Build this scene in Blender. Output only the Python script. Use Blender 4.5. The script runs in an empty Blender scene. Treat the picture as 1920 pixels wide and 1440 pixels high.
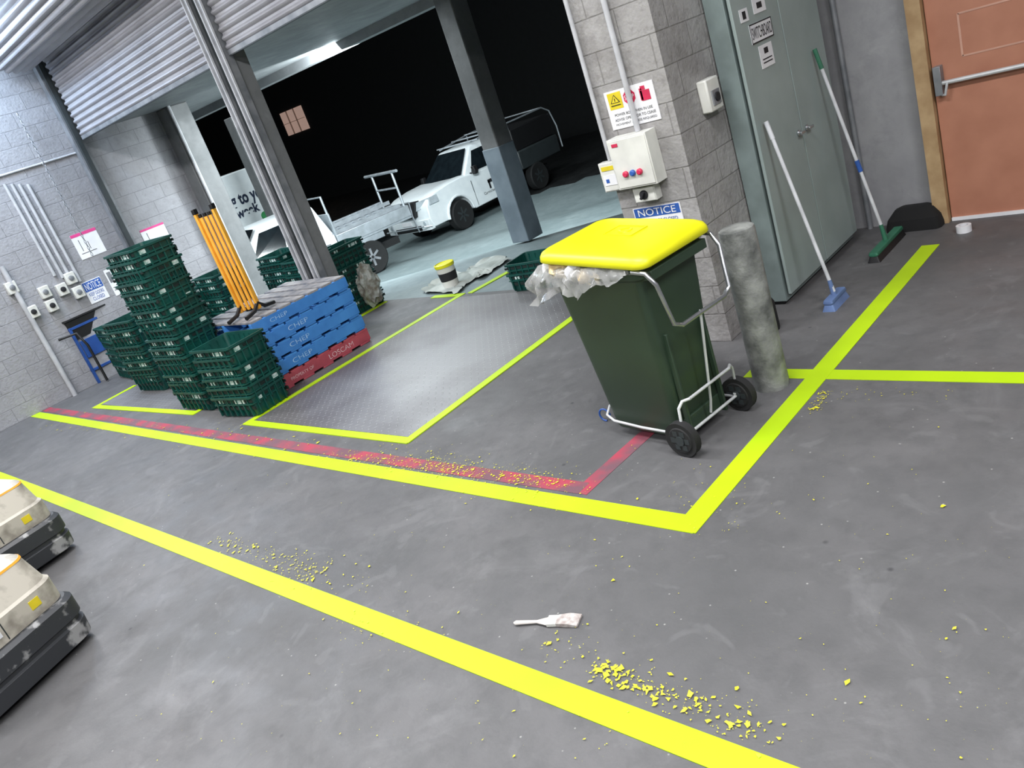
import bpy, bmesh, math, random
from mathutils import Vector, Matrix
random.seed(7)
# ------------------------------------------------------------------ camera model
FPX=1514.5; ROLL=math.radians(19.7556); PITCH=math.radians(20.4122); YAW=math.radians(48.6209); H=2.10
cr,sr,cp,sp=math.cos(ROLL),math.sin(ROLL),math.cos(PITCH),math.sin(PITCH)
_d=Vector((sr*cp,cr*cp,sp)); _g=Vector((-sr*sp,-cr*sp,cp)); _r=Vector((cr,-sr,0))
AX=(-math.sin(YAW)*_g+math.cos(YAW)*_r, math.cos(YAW)*_g+math.sin(YAW)*_r, -_d)
def ray(px,py):
    c=Vector(((px-960)/FPX,(py-720)/FPX,1.0)); return Vector((c.dot(AX[0]),c.dot(AX[1]),c.dot(AX[2])))
CAM=Vector((0,0,H))
def F(px,py,z=0.0):
    w=ray(px,py); return CAM+w*((z-H)/w.z)
def onX(px,py,x0):
    w=ray(px,py); return CAM+w*(x0/w.x)
def onY(px,py,y0):
    w=ray(px,py); return CAM+w*(y0/w.y)
cam=bpy.data.objects.new('camera',bpy.data.cameras.new('camera'))
bpy.context.collection.objects.link(cam)
R=Matrix(((AX[0].x,-AX[0].y,-AX[0].z),(AX[1].x,-AX[1].y,-AX[1].z),(AX[2].x,-AX[2].y,-AX[2].z)))
cam.matrix_world=Matrix.Translation(CAM)@R.to_4x4()
cam.data.sensor_width=36; cam.data.lens=FPX/1920*36; cam.data.clip_end=300
bpy.context.scene.camera=cam
bpy.context.scene.view_settings.view_transform='Standard'

# ------------------------------------------------------------------ materials
def lin(c):
    return tuple(((x/255)/12.92 if x/255<=0.04045 else (((x/255)+0.055)/1.055)**2.4) for x in c)
def M(name,col,rough=0.6,metal=0.0,col2=None,scale=6.0,bump=0.0,lo=0.35,hi=0.65,detail=5,bscale=None,emit=0,alpha=1,coat=0):
    m=bpy.data.materials.new(name); m.use_nodes=True; nt=m.node_tree; b=nt.nodes['Principled BSDF']
    b.inputs['Roughness'].default_value=rough; b.inputs['Metallic'].default_value=metal
    c=lin(col)
    if col2 is None: col2=tuple(x*0.88 for x in col)
    tc=nt.nodes.new('ShaderNodeTexCoord'); n=nt.nodes.new('ShaderNodeTexNoise')
    n.inputs['Scale'].default_value=scale; n.inputs['Detail'].default_value=detail
    nt.links.new(tc.outputs['Object'],n.inputs['Vector'])
    r=nt.nodes.new('ShaderNodeValToRGB'); r.color_ramp.elements[0].position=lo; r.color_ramp.elements[1].position=hi
    r.color_ramp.elements[0].color=(*lin(col2),1); r.color_ramp.elements[1].color=(*c,1)
    nt.links.new(n.outputs['Fac'],r.inputs['Fac']); nt.links.new(r.outputs['Color'],b.inputs['Base Color'])
    if bump:
        n2=nt.nodes.new('ShaderNodeTexNoise'); n2.inputs['Scale'].default_value=bscale or scale*6; nt.links.new(tc.outputs['Object'],n2.inputs['Vector'])
        bp=nt.nodes.new('ShaderNodeBump'); bp.inputs['Strength'].default_value=bump; bp.inputs['Distance'].default_value=0.01
        nt.links.new(n2.outputs['Fac'],bp.inputs['Height']); nt.links.new(bp.outputs['Normal'],b.inputs['Normal'])
    if emit:
        b.inputs['Emission Color'].default_value=(*c,1); b.inputs['Emission Strength'].default_value=emit
    if alpha<1: b.inputs['Alpha'].default_value=alpha
    if coat: b.inputs['Coat Weight'].default_value=coat
    return m
def concrete(name,base,dark,light,speck=True):
    m=bpy.data.materials.new(name); m.use_nodes=True; nt=m.node_tree; b=nt.nodes['Principled BSDF']; L=nt.links
    tc=nt.nodes.new('ShaderNodeTexCoord')
    def noise(s,d=6,dist=0,rgh=0.6):
        n=nt.nodes.new('ShaderNodeTexNoise'); n.inputs['Scale'].default_value=s; n.inputs['Detail'].default_value=d
        n.inputs['Distortion'].default_value=dist; n.inputs['Roughness'].default_value=rgh; L.new(tc.outputs['Object'],n.inputs['Vector']); return n
    def ramp(src,a,bb,ca,cb):
        r=nt.nodes.new('ShaderNodeValToRGB'); r.color_ramp.elements[0].position=a; r.color_ramp.elements[1].position=bb
        r.color_ramp.elements[0].color=ca; r.color_ramp.elements[1].color=cb; L.new(src,r.inputs['Fac']); return r
    def mix(fac,a,bb,typ='MIX'):
        x=nt.nodes.new('ShaderNodeMix'); x.data_type='RGBA'; x.blend_type=typ
        if hasattr(fac,'is_linked'): L.new(fac,x.inputs[0])
        else: x.inputs[0].default_value=fac
        for s,i in((a,6),(bb,7)):
            if hasattr(s,'is_linked'): L.new(s,x.inputs[i])
            else: x.inputs[i].default_value=s
        return x.outputs[2]
    B=(*lin(base),1); D=(*lin(dark),1); W=(*lin(light),1); K=(0,0,0,1)
    n1=noise(0.7,8,0.4); c=ramp(n1.outputs['Fac'],0.30,0.65,D,B).outputs['Color']
    n2=noise(1.7,10,1.2,0.7); c=mix(ramp(n2.outputs['Fac'],0.54,0.76,K,(.5,.5,.5,1)).outputs['Color'],c,W)
    n3=noise(7,9,0.3,0.7); c=mix(ramp(n3.outputs['Fac'],0.32,0.54,(.65,.65,.65,1),K).outputs['Color'],c,D)
    if speck:
        n6=noise(2.6,3,2.5,.5); c=mix(ramp(n6.outputs['Fac'],0.60,0.67,K,(.18,.18,.18,1)).outputs['Color'],c,W)
        n7=noise(.45,7,.8,.65); c=mix(ramp(n7.outputs['Fac'],0.54,0.70,K,(.4,.4,.4,1)).outputs['Color'],c,(*lin(tuple(x*.82 for x in dark)),1))
        v=nt.nodes.new('ShaderNodeTexVoronoi'); v.inputs['Scale'].default_value=11; v.inputs['Randomness'].default_value=1; L.new(tc.outputs['Object'],v.inputs['Vector'])
        c=mix(ramp(v.outputs['Distance'],0.03,0.06,(.6,.6,.6,1),K).outputs['Color'],c,(*lin((170,170,166)),1))
        v=nt.nodes.new('ShaderNodeTexVoronoi'); v.inputs['Scale'].default_value=3.1; L.new(tc.outputs['Object'],v.inputs['Vector'])
        c=mix(ramp(v.outputs['Distance'],0.015,0.05,(.75,.75,.75,1),K).outputs['Color'],c,(*lin((50,50,52)),1))
    L.new(c,b.inputs['Base Color'])
    n4=noise(3,6); L.new(ramp(n4.outputs['Fac'],0.3,0.7,(.45,)*3+(1,),(.72,)*3+(1,)).outputs['Color'],b.inputs['Roughness'])
    bp=nt.nodes.new('ShaderNodeBump'); bp.inputs['Strength'].default_value=.25; bp.inputs['Distance'].default_value=.004
    n5=noise(60,4); L.new(n5.outputs['Fac'],bp.inputs['Height']); L.new(bp.outputs['Normal'],b.inputs['Normal'])
    return m
def blockwall(name,base,dark,mortar):
    m=bpy.data.materials.new(name); m.use_nodes=True; nt=m.node_tree; b=nt.nodes['Principled BSDF']; L=nt.links
    tc=nt.nodes.new('ShaderNodeTexCoord'); s=nt.nodes.new('ShaderNodeSeparateXYZ'); L.new(tc.outputs['Object'],s.inputs[0])
    cb=nt.nodes.new('ShaderNodeCombineXYZ'); ad=nt.nodes.new('ShaderNodeMath'); ad.operation='ADD'
    L.new(s.outputs['X'],ad.inputs[0]); L.new(s.outputs['Y'],ad.inputs[1]); L.new(ad.outputs[0],cb.inputs['X']); L.new(s.outputs['Z'],cb.inputs['Y'])
    br=nt.nodes.new('ShaderNodeTexBrick'); L.new(cb.outputs[0],br.inputs['Vector'])
    br.inputs['Scale'].default_value=1; br.inputs['Brick Width'].default_value=.4; br.inputs['Row Height'].default_value=.2
    br.inputs['Mortar Size'].default_value=.006; br.inputs['Mortar Smooth'].default_value=.7
    br.inputs['Color1'].default_value=(*lin(base),1); br.inputs['Color2'].default_value=(*lin(tuple(x*.95 for x in base)),1); br.inputs['Mortar'].default_value=(*lin(mortar),1)
    c=br.outputs['Color']
    for sc,lo,hi in((2.2,.48,.72),(.6,.5,.75),(14,.52,.72)):
        n=nt.nodes.new('ShaderNodeTexNoise'); n.inputs['Scale'].default_value=sc; n.inputs['Detail'].default_value=9; n.inputs['Roughness'].default_value=.7; L.new(tc.outputs['Object'],n.inputs['Vector'])
        r=nt.nodes.new('ShaderNodeValToRGB'); r.color_ramp.elements[0].position=lo; r.color_ramp.elements[1].position=hi; r.color_ramp.elements[0].color=(0,0,0,1); r.color_ramp.elements[1].color=(.7,.7,.7,1); L.new(n.outputs['Fac'],r.inputs['Fac'])
        mx=nt.nodes.new('ShaderNodeMix'); mx.data_type='RGBA'; L.new(r.outputs['Color'],mx.inputs[0]); L.new(c,mx.inputs[6]); mx.inputs[7].default_value=(*lin(dark),1); c=mx.outputs[2]
    L.new(c,b.inputs['Base Color']); b.inputs['Roughness'].default_value=.8
    bp=nt.nodes.new('ShaderNodeBump'); bp.inputs['Strength'].default_value=.45; bp.inputs['Distance'].default_value=.008; bp.invert=True
    L.new(br.outputs['Fac'],bp.inputs['Height'])
    bp2=nt.nodes.new('ShaderNodeBump'); bp2.inputs['Strength'].default_value=.5; bp2.inputs['Distance'].default_value=.012
    n2=nt.nodes.new('ShaderNodeTexNoise'); n2.inputs['Scale'].default_value=32; L.new(tc.outputs['Object'],n2.inputs['Vector']); L.new(n2.outputs['Fac'],bp2.inputs['Height']); L.new(bp.outputs['Normal'],bp2.inputs['Normal'])
    L.new(bp2.outputs['Normal'],b.inputs['Normal'])
    return m
def treadplate(name):
    m=bpy.data.materials.new(name); m.use_nodes=True; nt=m.node_tree; b=nt.nodes['Principled BSDF']; L=nt.links
    tc=nt.nodes.new('ShaderNodeTexCoord'); S=17.0
    def math_(op,a,bb=None):
        n=nt.nodes.new('ShaderNodeMath'); n.operation=op
        for i,s in enumerate((a,bb)):
            if s is None: continue
            if hasattr(s,'is_linked'): L.new(s,n.inputs[i])
            else: n.inputs[i].default_value=s
        return n.outputs[0]
    mp=nt.nodes.new('ShaderNodeMapping'); mp.inputs['Rotation'].default_value=(0,0,math.radians(45)); mp.inputs['Scale'].default_value=(S,S,1); L.new(tc.outputs['Object'],mp.inputs['Vector'])
    sp_=nt.nodes.new('ShaderNodeSeparateXYZ'); L.new(mp.outputs[0],sp_.inputs[0]); X,Y=sp_.outputs['X'],sp_.outputs['Y']
    fx=math_('SUBTRACT',math_('FRACT',X),.5); fy=math_('SUBTRACT',math_('FRACT',Y),.5)
    par=math_('FRACT',math_('MULTIPLY',math_('ADD',math_('FLOOR',X),math_('FLOOR',Y)),.5)); par=math_('GREATER_THAN',par,.25)
    def lz(a,bb): return math_('SUBTRACT',1.0,math_('ADD',math_('ABSOLUTE',math_('MULTIPLY',a,2.3)),math_('ABSOLUTE',math_('MULTIPLY',bb,7.5))))
    h1=math_('MAXIMUM',lz(fx,fy),0.0); h2=math_('MAXIMUM',lz(fy,fx),0.0)
    hh=math_('ADD',math_('MULTIPLY',h1,par),math_('MULTIPLY',h2,math_('SUBTRACT',1.0,par))); hh=math_('MINIMUM',math_('MULTIPLY',hh,3.0),1.0)
    bp=nt.nodes.new('ShaderNodeBump'); bp.inputs['Strength'].default_value=.6; bp.inputs['Distance'].default_value=.003; L.new(hh,bp.inputs['Height']); L.new(bp.outputs['Normal'],b.inputs['Normal'])
    n=nt.nodes.new('ShaderNodeTexNoise'); n.inputs['Scale'].default_value=.8; n.inputs['Detail'].default_value=7; L.new(tc.outputs['Object'],n.inputs['Vector'])
    r=nt.nodes.new('ShaderNodeValToRGB'); r.color_ramp.elements[0].position=.42; r.color_ramp.elements[1].position=.58; r.color_ramp.elements[0].color=(*lin((108,106,108)),1); r.color_ramp.elements[1].color=(*lin((134,134,136)),1)
    L.new(n.outputs['Fac'],r.inputs['Fac'])
    m2=nt.nodes.new('ShaderNodeMix'); m2.data_type='RGBA'; m2.blend_type='ADD'; m2.inputs[7].default_value=(.09,.09,.092,1); L.new(hh,m2.inputs[0]); L.new(r.outputs[0],m2.inputs[6])
    L.new(m2.outputs[2],b.inputs['Base Color']); b.inputs['Metallic'].default_value=.25; b.inputs['Roughness'].default_value=.38
    return m
m_floor=concrete('floor_concrete',(99,98,99),(79,79,80),(124,124,125))
m_yard=concrete('yard_concrete',(128,141,143),(106,120,122),(152,163,164),False)
m_yardfade=concrete('yard_night_falloff',(34,36,37),(26,28,29),(44,46,47),False)  # far yard ground, night falloff painted into the colour
m_render=concrete('cement_render',(158,158,160),(130,130,134),(176,176,178),False)
m_col=concrete('column_concrete',(116,118,119),(94,96,97),(140,143,144),False)
m_canopy=concrete('canopy_concrete',(136,139,141),(116,119,121),(152,155,157),False)
m_colblue=M('column_blue_paint',(118,132,142),.6,col2=(96,110,120),scale=3)
m_block=blockwall('painted_block',(152,152,156),(124,123,126),(128,128,132))
m_block2=blockwall('raw_block',(158,156,155),(110,106,104),(124,122,120))
m_tread=treadplate('tread_plate')
m_yel=M('yellow_paint',(178,212,4),.55,col2=(168,202,2),scale=2)
m_flake=M('yellow_flake',(214,212,25),.6,col2=(192,182,60),scale=30)
m_red=M('red_paint',(162,58,76),.65,col2=(108,74,84),scale=4,detail=9,lo=.42,hi=.6)
m_dark=M('night_backdrop',(26,28,29),.95)  # near-black colour standing in for the unlit night sky
m_black=M('black_plastic',(22,22,24),.55); m_matt=M('black_matt',(20,20,21),.95); m_rubber=M('rubber',(30,30,31),.8)
m_white=M('white_plastic',(218,218,212),.4,col2=(200,200,194)); m_paper=M('paper_white',(228,228,230),.7,col2=(218,218,222))
m_ink=M('ink_black',(25,25,30),.7); m_blueink=M('sign_blue',(45,90,170),.5); m_pink=M('sign_pink',(220,70,140),.5); m_redink=M('sign_red',(205,40,80),.5)
m_signyel=M('sign_yellow',(228,206,40),.5)
m_bin=M('bin_green',(46,64,49),.45,col2=(40,56,43),scale=2); m_lid=M('lid_yellow',(222,218,20),.42,col2=(210,206,12),scale=3)
m_chrome=M('zinc_steel',(190,192,196),.3,metal=.9); m_alu=M('aluminium',(185,192,198),.4,metal=.6)
m_silver=M('silver_bar',(205,207,209),.45,metal=.2)
m_galv=M('galvanised',(150,152,156),.45,metal=.4,col2=(118,122,127))
m_conduit=M('conduit_grey',(188,189,193),.5)
m_shutter=M('shutter_steel',(158,157,162),.5,metal=.15,col2=(138,137,142),scale=1.5)
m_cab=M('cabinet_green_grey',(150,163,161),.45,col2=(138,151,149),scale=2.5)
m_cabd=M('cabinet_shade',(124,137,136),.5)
m_orange=M('door_orange',(180,124,100),.55,col2=(167,112,89),scale=4,detail=7)
m_tape=M('faded_patch',(208,160,140),.6)
m_wood=M('timber_frame',(182,154,116),.6,col2=(156,126,90),scale=7)
m_crate=M('crate_green',(12,76,68),.42,col2=(8,58,53),scale=5); m_slot=M('crate_slot',(5,28,25),.7)
m_label=M('crate_label',(208,222,218),.6,col2=(70,135,120),scale=26,lo=.3,hi=.55)
m_pblue=M('pallet_blue',(66,134,204),.65,col2=(50,112,182),scale=4,detail=8); m_pred=M('pallet_red',(176,76,88),.65,col2=(146,60,72),scale=5)
m_ptext=M('stencil_white',(176,204,230),.7,col2=(110,160,208),scale=20)
m_ptext2=M('stencil_pale',(228,212,216),.7,col2=(200,140,150),scale=30)
m_pwood=M('pallet_weathered',(160,156,154),.8,col2=(108,110,116),scale=7,detail=8)
m_barr=M('barrier_orange',(236,176,70),.45,col2=(224,156,46),scale=5)
m_boll=M('bollard_scuffed',(150,152,148),.5,metal=.2,col2=(92,94,92),scale=9,detail=9,bump=.3)
m_green=M('broom_green',(50,112,86),.5); m_blue2=M('broom_blue_grey',(100,124,170),.5)
m_handle=M('broom_handle_white',(214,216,220),.4)
m_veh=M('vehicle_white',(232,238,240),.35,coat=.3,col2=(224,231,234)); m_glass=M('vehicle_glass',(22,30,34),.08,col2=(16,22,26)); m_tyre=M('tyre',(22,23,24),.8)
m_light=M('headlamp',(205,216,222),.1,metal=.3); m_darkgrey=M('dark_grey_metal',(48,54,56),.5)
m_beige=M('jack_beige',(186,180,168),.5,col2=(138,132,122),scale=6,detail=10,lo=.36,hi=.5); m_bump=M('jack_bumper',(48,50,54),.5,col2=(150,150,150),scale=6,lo=.34,hi=.4,detail=10)
m_cream=M('rubbish_cream',(225,208,170),.8,col2=(205,175,125),scale=12,bump=.4)
m_plastic=M('clear_liner',(190,190,188),.15,col2=(150,150,148),scale=14,alpha=.5)
m_cloth=M('drop_cloth',(180,184,178),.9,col2=(140,147,142),scale=3,bump=.4,bscale=12)
m_ceil=M('ceiling_sheet',(205,208,212),.7); m_tube=M('lamp_tube',(240,245,255),.5,emit=6)
m_lit=M('lit_window',(205,172,158),.5,emit=.45,col2=(215,182,165)); m_mull=M('window_mullion',(150,126,112),.6,emit=.1)
m_trblue=M('trolley_blue',(38,78,150),.45)
m_brist=M('paint_bristle',(150,138,134),.8,col2=(192,188,184),scale=40)
m_brhandle=M('brush_handle',(210,204,198),.5)
m_wwg=M('truck_green',(60,150,90),.5); m_txtgrey=M('truck_text',(36,48,72),.5)
m_wrap=M('wrap',(190,195,190),.3,col2=(120,110,95),scale=14)

# ------------------------------------------------------------------ mesh builder
def rr(hx,hy,r,z,cx=0,cy=0,n=4):
    out=[]
    for qx,qy,a0 in((1,1,0),(-1,1,90),(-1,-1,180),(1,-1,270)):
        for i in range(n+1):
            a=math.radians(a0+90*i/n); out.append((cx+qx*(hx-r)+r*math.cos(a),cy+qy*(hy-r)+r*math.sin(a),z))
    return out
class MB:
    def __init__(s): s.v=[];s.f=[];s.mi=[];s.mats=[]
    def _m(s,m):
        if m not in s.mats: s.mats.append(m)
        return s.mats.index(m)
    def add(s,vs,fs,m,T=None):
        o=len(s.v); k=s._m(m)
        for v in vs:
            v=Vector(v); s.v.append(T@v if T is not None else v)
        for f in fs: s.f.append([o+i for i in f]); s.mi.append(k)
        return s
    def sc(s,a,b,c=1.0):
        s.v=[Vector((v.x*a,v.y*b,v.z*c)) for v in s.v]; return s
    def box(s,c,d,m,T=None):
        x,y,z=[a/2 for a in d]
        vs=[(-x,-y,-z),(x,-y,-z),(x,y,-z),(-x,y,-z),(-x,-y,z),(x,-y,z),(x,y,z),(-x,y,z)]
        vs=[(a+c[0],b+c[1],e+c[2]) for a,b,e in vs]
        return s.add(vs,[(0,3,2,1),(4,5,6,7),(0,1,5,4),(1,2,6,5),(2,3,7,6),(3,0,4,7)],m,T)
    def loft(s,rings,m,cap0=True,cap1=True,T=None,closed=True):
        n=len(rings[0]); vs=[v for r in rings for v in r]; fs=[]
        for i in range(len(rings)-1):
            for j in range(n if closed else n-1):
                a=i*n+j;b=i*n+(j+1)%n; fs.append((a,b,b+n,a+n))
        if cap0: fs.append(tuple(reversed(range(n))))
        if cap1: fs.append(tuple((len(rings)-1)*n+j for j in range(n)))
        return s.add(vs,fs,m,T)
    def tube(s,pts,r,m,n=8,T=None,r2=None):
        pts=[Vector(p) for p in pts]; rings=[]; up=None
        for i,p in enumerate(pts):
            t=((pts[min(i+1,len(pts)-1)]-p).normalized()+(p-pts[max(i-1,0)]).normalized())
            if t.length<1e-6: t=Vector((0,0,1))
            t.normalize()
            if up is None: up=t.orthogonal().normalized()
            up=(up-t*up.dot(t))
            if up.length<1e-5: up=t.orthogonal()
            up.normalize(); w=t.cross(up)
            rad=r if r2 is None else r+(r2-r)*i/(len(pts)-1)
            rings.append([p+up*rad*math.cos(2*math.pi*k/n)+w*rad*math.sin(2*math.pi*k/n) for k in range(n)])
        return s.loft(rings,m,T=T)
    def lathe(s,prof,m,c=(0,0,0),axis='z',n=24,T=None):
        rings=[]
        for r,h in prof:
            ring=[]
            for k in range(n):
                a=2*math.pi*k/n; x,y=r*math.cos(a),r*math.sin(a)
                p={'z':(x,y,h),'y':(y,h,x),'x':(h,x,y)}[axis]
                ring.append((p[0]+c[0],p[1]+c[1],p[2]+c[2]))
            rings.append(ring)
        return s.loft(rings,m,T=T)
    def mesh(s,name,smooth=None):
        me=bpy.data.meshes.new(name); me.from_pydata([tuple(v) for v in s.v],[],s.f)
        for m in s.mats: me.materials.append(m)
        for p,k in zip(me.polygons,s.mi): p.material_index=k
        bm=bmesh.new(); bm.from_mesh(me); bmesh.ops.recalc_face_normals(bm,faces=bm.faces); bm.to_mesh(me); bm.free()
        if smooth:
            for p in me.polygons: p.use_smooth=True
            me.set_sharp_from_angle(angle=math.radians(smooth))
        return me
    def obj(s,name,parent=None,loc=(0,0,0),rz=0,smooth=35,bevel=0,label=None,cat=None,kind=None,group=None,rot=None):
        o=bpy.data.objects.new(name,s.mesh(name,smooth)); bpy.context.collection.objects.link(o)
        o.location=loc; o.rotation_euler=rot or (0,0,rz)
        if parent: o.parent=parent
        if bevel:
            b=o.modifiers.new('bevel','BEVEL'); b.width=bevel; b.segments=2; b.limit_method='ANGLE'; b.angle_limit=math.radians(40)
        meta(o,label,cat,kind,group); return o
def meta(o,label=None,cat=None,kind=None,group=None):
    if label: o['label']=label
    if cat: o['category']=cat
    if kind: o['kind']=kind
    if group: o['group']=group
def thing(name,label,cat,loc=(0,0,0),rz=0,group=None,kind=None):
    o=bpy.data.objects.new(name,None); bpy.context.collection.objects.link(o); o.location=loc; o.rotation_euler=(0,0,rz)
    o.empty_display_size=.1; meta(o,label,cat,kind,group); return o
def text(s,w,h,loc,mat,parent,name='lettering',bold=0.0,rot=(math.pi/2,0,0)):
    cu=bpy.data.curves.new('t','FONT'); cu.body=s; cu.align_x='CENTER'; cu.align_y='CENTER'; cu.size=1; cu.offset=bold; cu.extrude=0.0
    t=bpy.data.objects.new('t',cu); bpy.context.collection.objects.link(t)
    bpy.context.view_layer.update()
    me=bpy.data.meshes.new_from_object(t.evaluated_get(bpy.context.evaluated_depsgraph_get()))
    bpy.data.objects.remove(t)
    xs=[v.co.x for v in me.vertices]; ys=[v.co.y for v in me.vertices]
    cx=(max(xs)+min(xs))/2; cy=(max(ys)+min(ys))/2; sx=w/(max(xs)-min(xs)); sy=h/(max(ys)-min(ys))
    for v in me.vertices: v.co=Vector(((v.co.x-cx)*sx,(v.co.y-cy)*sy,0))
    me.materials.clear(); me.materials.append(mat)
    o=bpy.data.objects.new(name,me); bpy.context.collection.objects.link(o); o.location=loc; o.rotation_euler=rot; o.parent=parent
    return o
def sign(name,label,plane,p0,tl,br,base,rects=(),texts=(),thick=.006,cat='sign'):
    a=(onY if plane=='Y' else onX)(*tl,p0); b=(onY if plane=='Y' else onX)(*br,p0)
    if plane=='Y': w=b.x-a.x; c=Vector(((a.x+b.x)/2,p0-thick/2,(a.z+b.z)/2)); rz=0
    else: w=b.y-a.y; c=Vector((p0+thick/2,(a.y+b.y)/2,(a.z+b.z)/2)); rz=math.pi/2
    h=a.z-b.z; mb=MB(); mb.box((0,0,0),(w,thick,h),base)
    for (u0,v0,u1,v1,m) in rects:
        mb.box(((u0+u1)/2*w-w/2,-thick/2-.0008,(v0+v1)/2*h-h/2),((u1-u0)*w,.0016,(v1-v0)*h),m)
    o=mb.obj(name,loc=c,rz=rz,smooth=None,label=label,cat=cat)
    for (s,u0,v0,u1,v1,m) in texts:
        text(s,(u1-u0)*w,(v1-v0)*h,((u0+u1)/2*w-w/2,-thick/2-.0025,(v0+v1)/2*h-h/2),m,o)
    return o

# ------------------------------------------------------------------ key planes
XL=-12.07; YD=4.67; YF=5.76
C=F(1372,640); XP=C.x; YP=C.y
KC=F(1485,572); XC=KC.x; YC0=KC.y; YC1=F(1605,450).y
YB=F(1795,408).y
CZ=4.9; G=-.955; G2=-1.2
# ------------------------------------------------------------------ structure
fl=MB(); fl.box(((XL-.3+8)/2,(-8+YF)/2,-.6),(8-XL+.3,YF+8,1.2),m_floor)
fl.box(((XP+8)/2,(YF+YB+.3)/2,-.6),(8-XP,YB+.3-YF,1.2),m_floor)
fl.obj('floor',kind='structure',smooth=None)
g=MB(); nx,ny=120,110; vs=[];fs=[];fs2=[]
SV=[]
for j in range(ny+1):
    for i in range(nx+1):
        x=XP-.05-60*(i/nx)**1.3; y=YF+60*(j/ny)**1.3; s=-.5*x+.87*y; t=min(max((s-10.2)/4.2,0),1); t=t*t*(3-2*t)*.35+t*.65
        u=min(max((s-16.4)/1.5,0),1); SV.append(s)
        vs.append((x,y,-.95*t-.245*u-.002))
for j in range(ny):
    for i in range(nx):
        a=j*(nx+1)+i; (fs2 if SV[a]>21.5 else fs).append((a,a+1,a+nx+2,a+nx+1))  # far faces get the painted night darkness
g.add(vs,fs,m_yard); k2=g._m(m_yardfade); g.f+=[list(f) for f in fs2]; g.mi+=[k2]*len(fs2)
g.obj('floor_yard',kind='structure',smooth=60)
w=MB(); w.box((XL-.1,(-8+6.1)/2,CZ/2),(.2,14.1,CZ),m_block); w.obj('wall_left',kind='structure',smooth=None)
xl=onY(1055,0,YP).x
w=MB(); w.box(((xl+XP)/2,(YP+YP+.6)/2,CZ/2),(XP-xl,.6,CZ),m_block2); w.obj('wall_pier',kind='structure',smooth=None)
w=MB(); w.box((XP-.1,(YP+.6+YB+.2)/2,CZ/2),(.2,YB+.2-YP-.6,CZ),m_block2); w.obj('wall_side',kind='structure',smooth=None)
w=MB(); w.box(((XP+8)/2,YB+.1,CZ/2),(8-XP,.2,CZ),m_render); w.obj('wall_back',kind='structure',smooth=None)
w=MB(); w.box(((XL+8)/2,(YB-8)/2,CZ+.1),(8-XL,8+YB,.2),m_ceil); w.obj('ceiling',kind='structure',smooth=None)
w=MB(); w.box((-1,-8.1,CZ/2),(20,.2,CZ),m_block); w.obj('wall_rear',kind='structure',smooth=None)
w=MB(); w.box((8.1,-1,CZ/2),(.2,14,CZ),m_block); w.obj('wall_right',kind='structure',smooth=None)
# roller shutters
xr=onY(372,0,YD).x
z1=onY(270,197,YD).z; z2=onY(520,53,YD).z
def shutter(x0,x1,z0,z1_,lab):
    root=thing('roller_shutter',lab,'roller door',((x0+x1)/2,YD,z0))
    w=x1-x0; mb=MB(); prof=[]; z=0.04
    while z<z1_-z0:
        for k in range(8):
            a=k/8; prof.append((.028*math.sin(math.pi*min(a/.75,1)),z+a*.08))
        z+=.08
    vs=[(-w/2,-p[0],p[1]) for p in prof]+[(w/2,-p[0],p[1]) for p in prof]; n=len(prof)
    vs+=[(-w/2,.03-p[0],p[1]) for p in prof]+[(w/2,.03-p[0],p[1]) for p in prof]
    mb.add(vs,[(i,i+1,n+i+1,n+i) for i in range(n-1)]+[(2*n+i,3*n+i,3*n+i+1,2*n+i+1) for i in range(n-1)],m_shutter)
    mb.obj('shutter_curtain',root,smooth=30)
    b=MB(); b.box((0,0,.02),(w,.05,.045),m_galv); b.box((0,-.005,-.008),(w,.04,.01),m_darkgrey); b.obj('bottom_rail',root)
    return root
r1=shutter(XL+.26,xr-.2,z1,4.6,'half-raised grey corrugated steel roller shutter beside block wall')
r2=shutter(xr+.16,xl-.05,z2,4.6,'raised grey corrugated steel roller shutter beside guide post')
d=MB(); N=216; pr=[]
for k in range(N):
    a=2*math.pi*k/N; pr.append((.40+.03*abs(math.sin(a*13.5)),a))
ring=lambda x:[(x,rad*math.cos(a),rad*math.sin(a)) for rad,a in pr]
d.loft([ring(-1.85),ring(1.85)],m_shutter); d.obj('shutter_roll',r1,loc=(0,-.36,4.40-z1),smooth=20)
gp=thing('shutter_guide_post','galvanised steel guide channels on slim post between shutters','post',(xr,YD,0))
for dx in(-.13,.1):
    mb=MB(); mb.box((dx,-.02,2.4),(.07,.1,4.8),m_galv); mb.box((dx+.04,-.075,2.4),(.015,.02,4.8),m_conduit); mb.box((dx-.04,-.075,2.4),(.015,.02,4.8),m_conduit)
    mb.obj('guide_channel',gp)
mb=MB(); mb.box((0,.0,2.4),(.16,.06,4.8),m_darkgrey); mb.obj('back_plate',gp)
mb=MB(); mb.box((.02,.14,2.4),(.16,.02,4.8),m_col); mb.box((.11,.1,2.4),(.02,.16,4.8),m_col); mb.box((-.08,.1,2.4),(.02,.16,4.8),m_col); mb.obj('steel_stanchion',gp)
def column(name,x,y,sx,sy,z0,z1,lab,blue=None):
    root=thing(name,lab,'column',(x,y,z0)); mb=MB(); mb.box((0,0,(z1-z0)/2),(sx,sy,z1-z0),m_col); mb.obj('shaft',root,bevel=.015)
    if blue:
        mb=MB(); mb.box((0,0,blue/2+.001),(sx+.02,sy+.02,blue),m_colblue); mb.obj('painted_base',root,bevel=.01)
    return root
zc=onY(650,70,7.6).z
A0=F(990,447)
column('concrete_column',A0.x,A0.y,.28,.28,0,zc,'outer concrete column with pale blue painted base beside parked ute',1.25)
cx2=onX(312,180,XL+.15)
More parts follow.
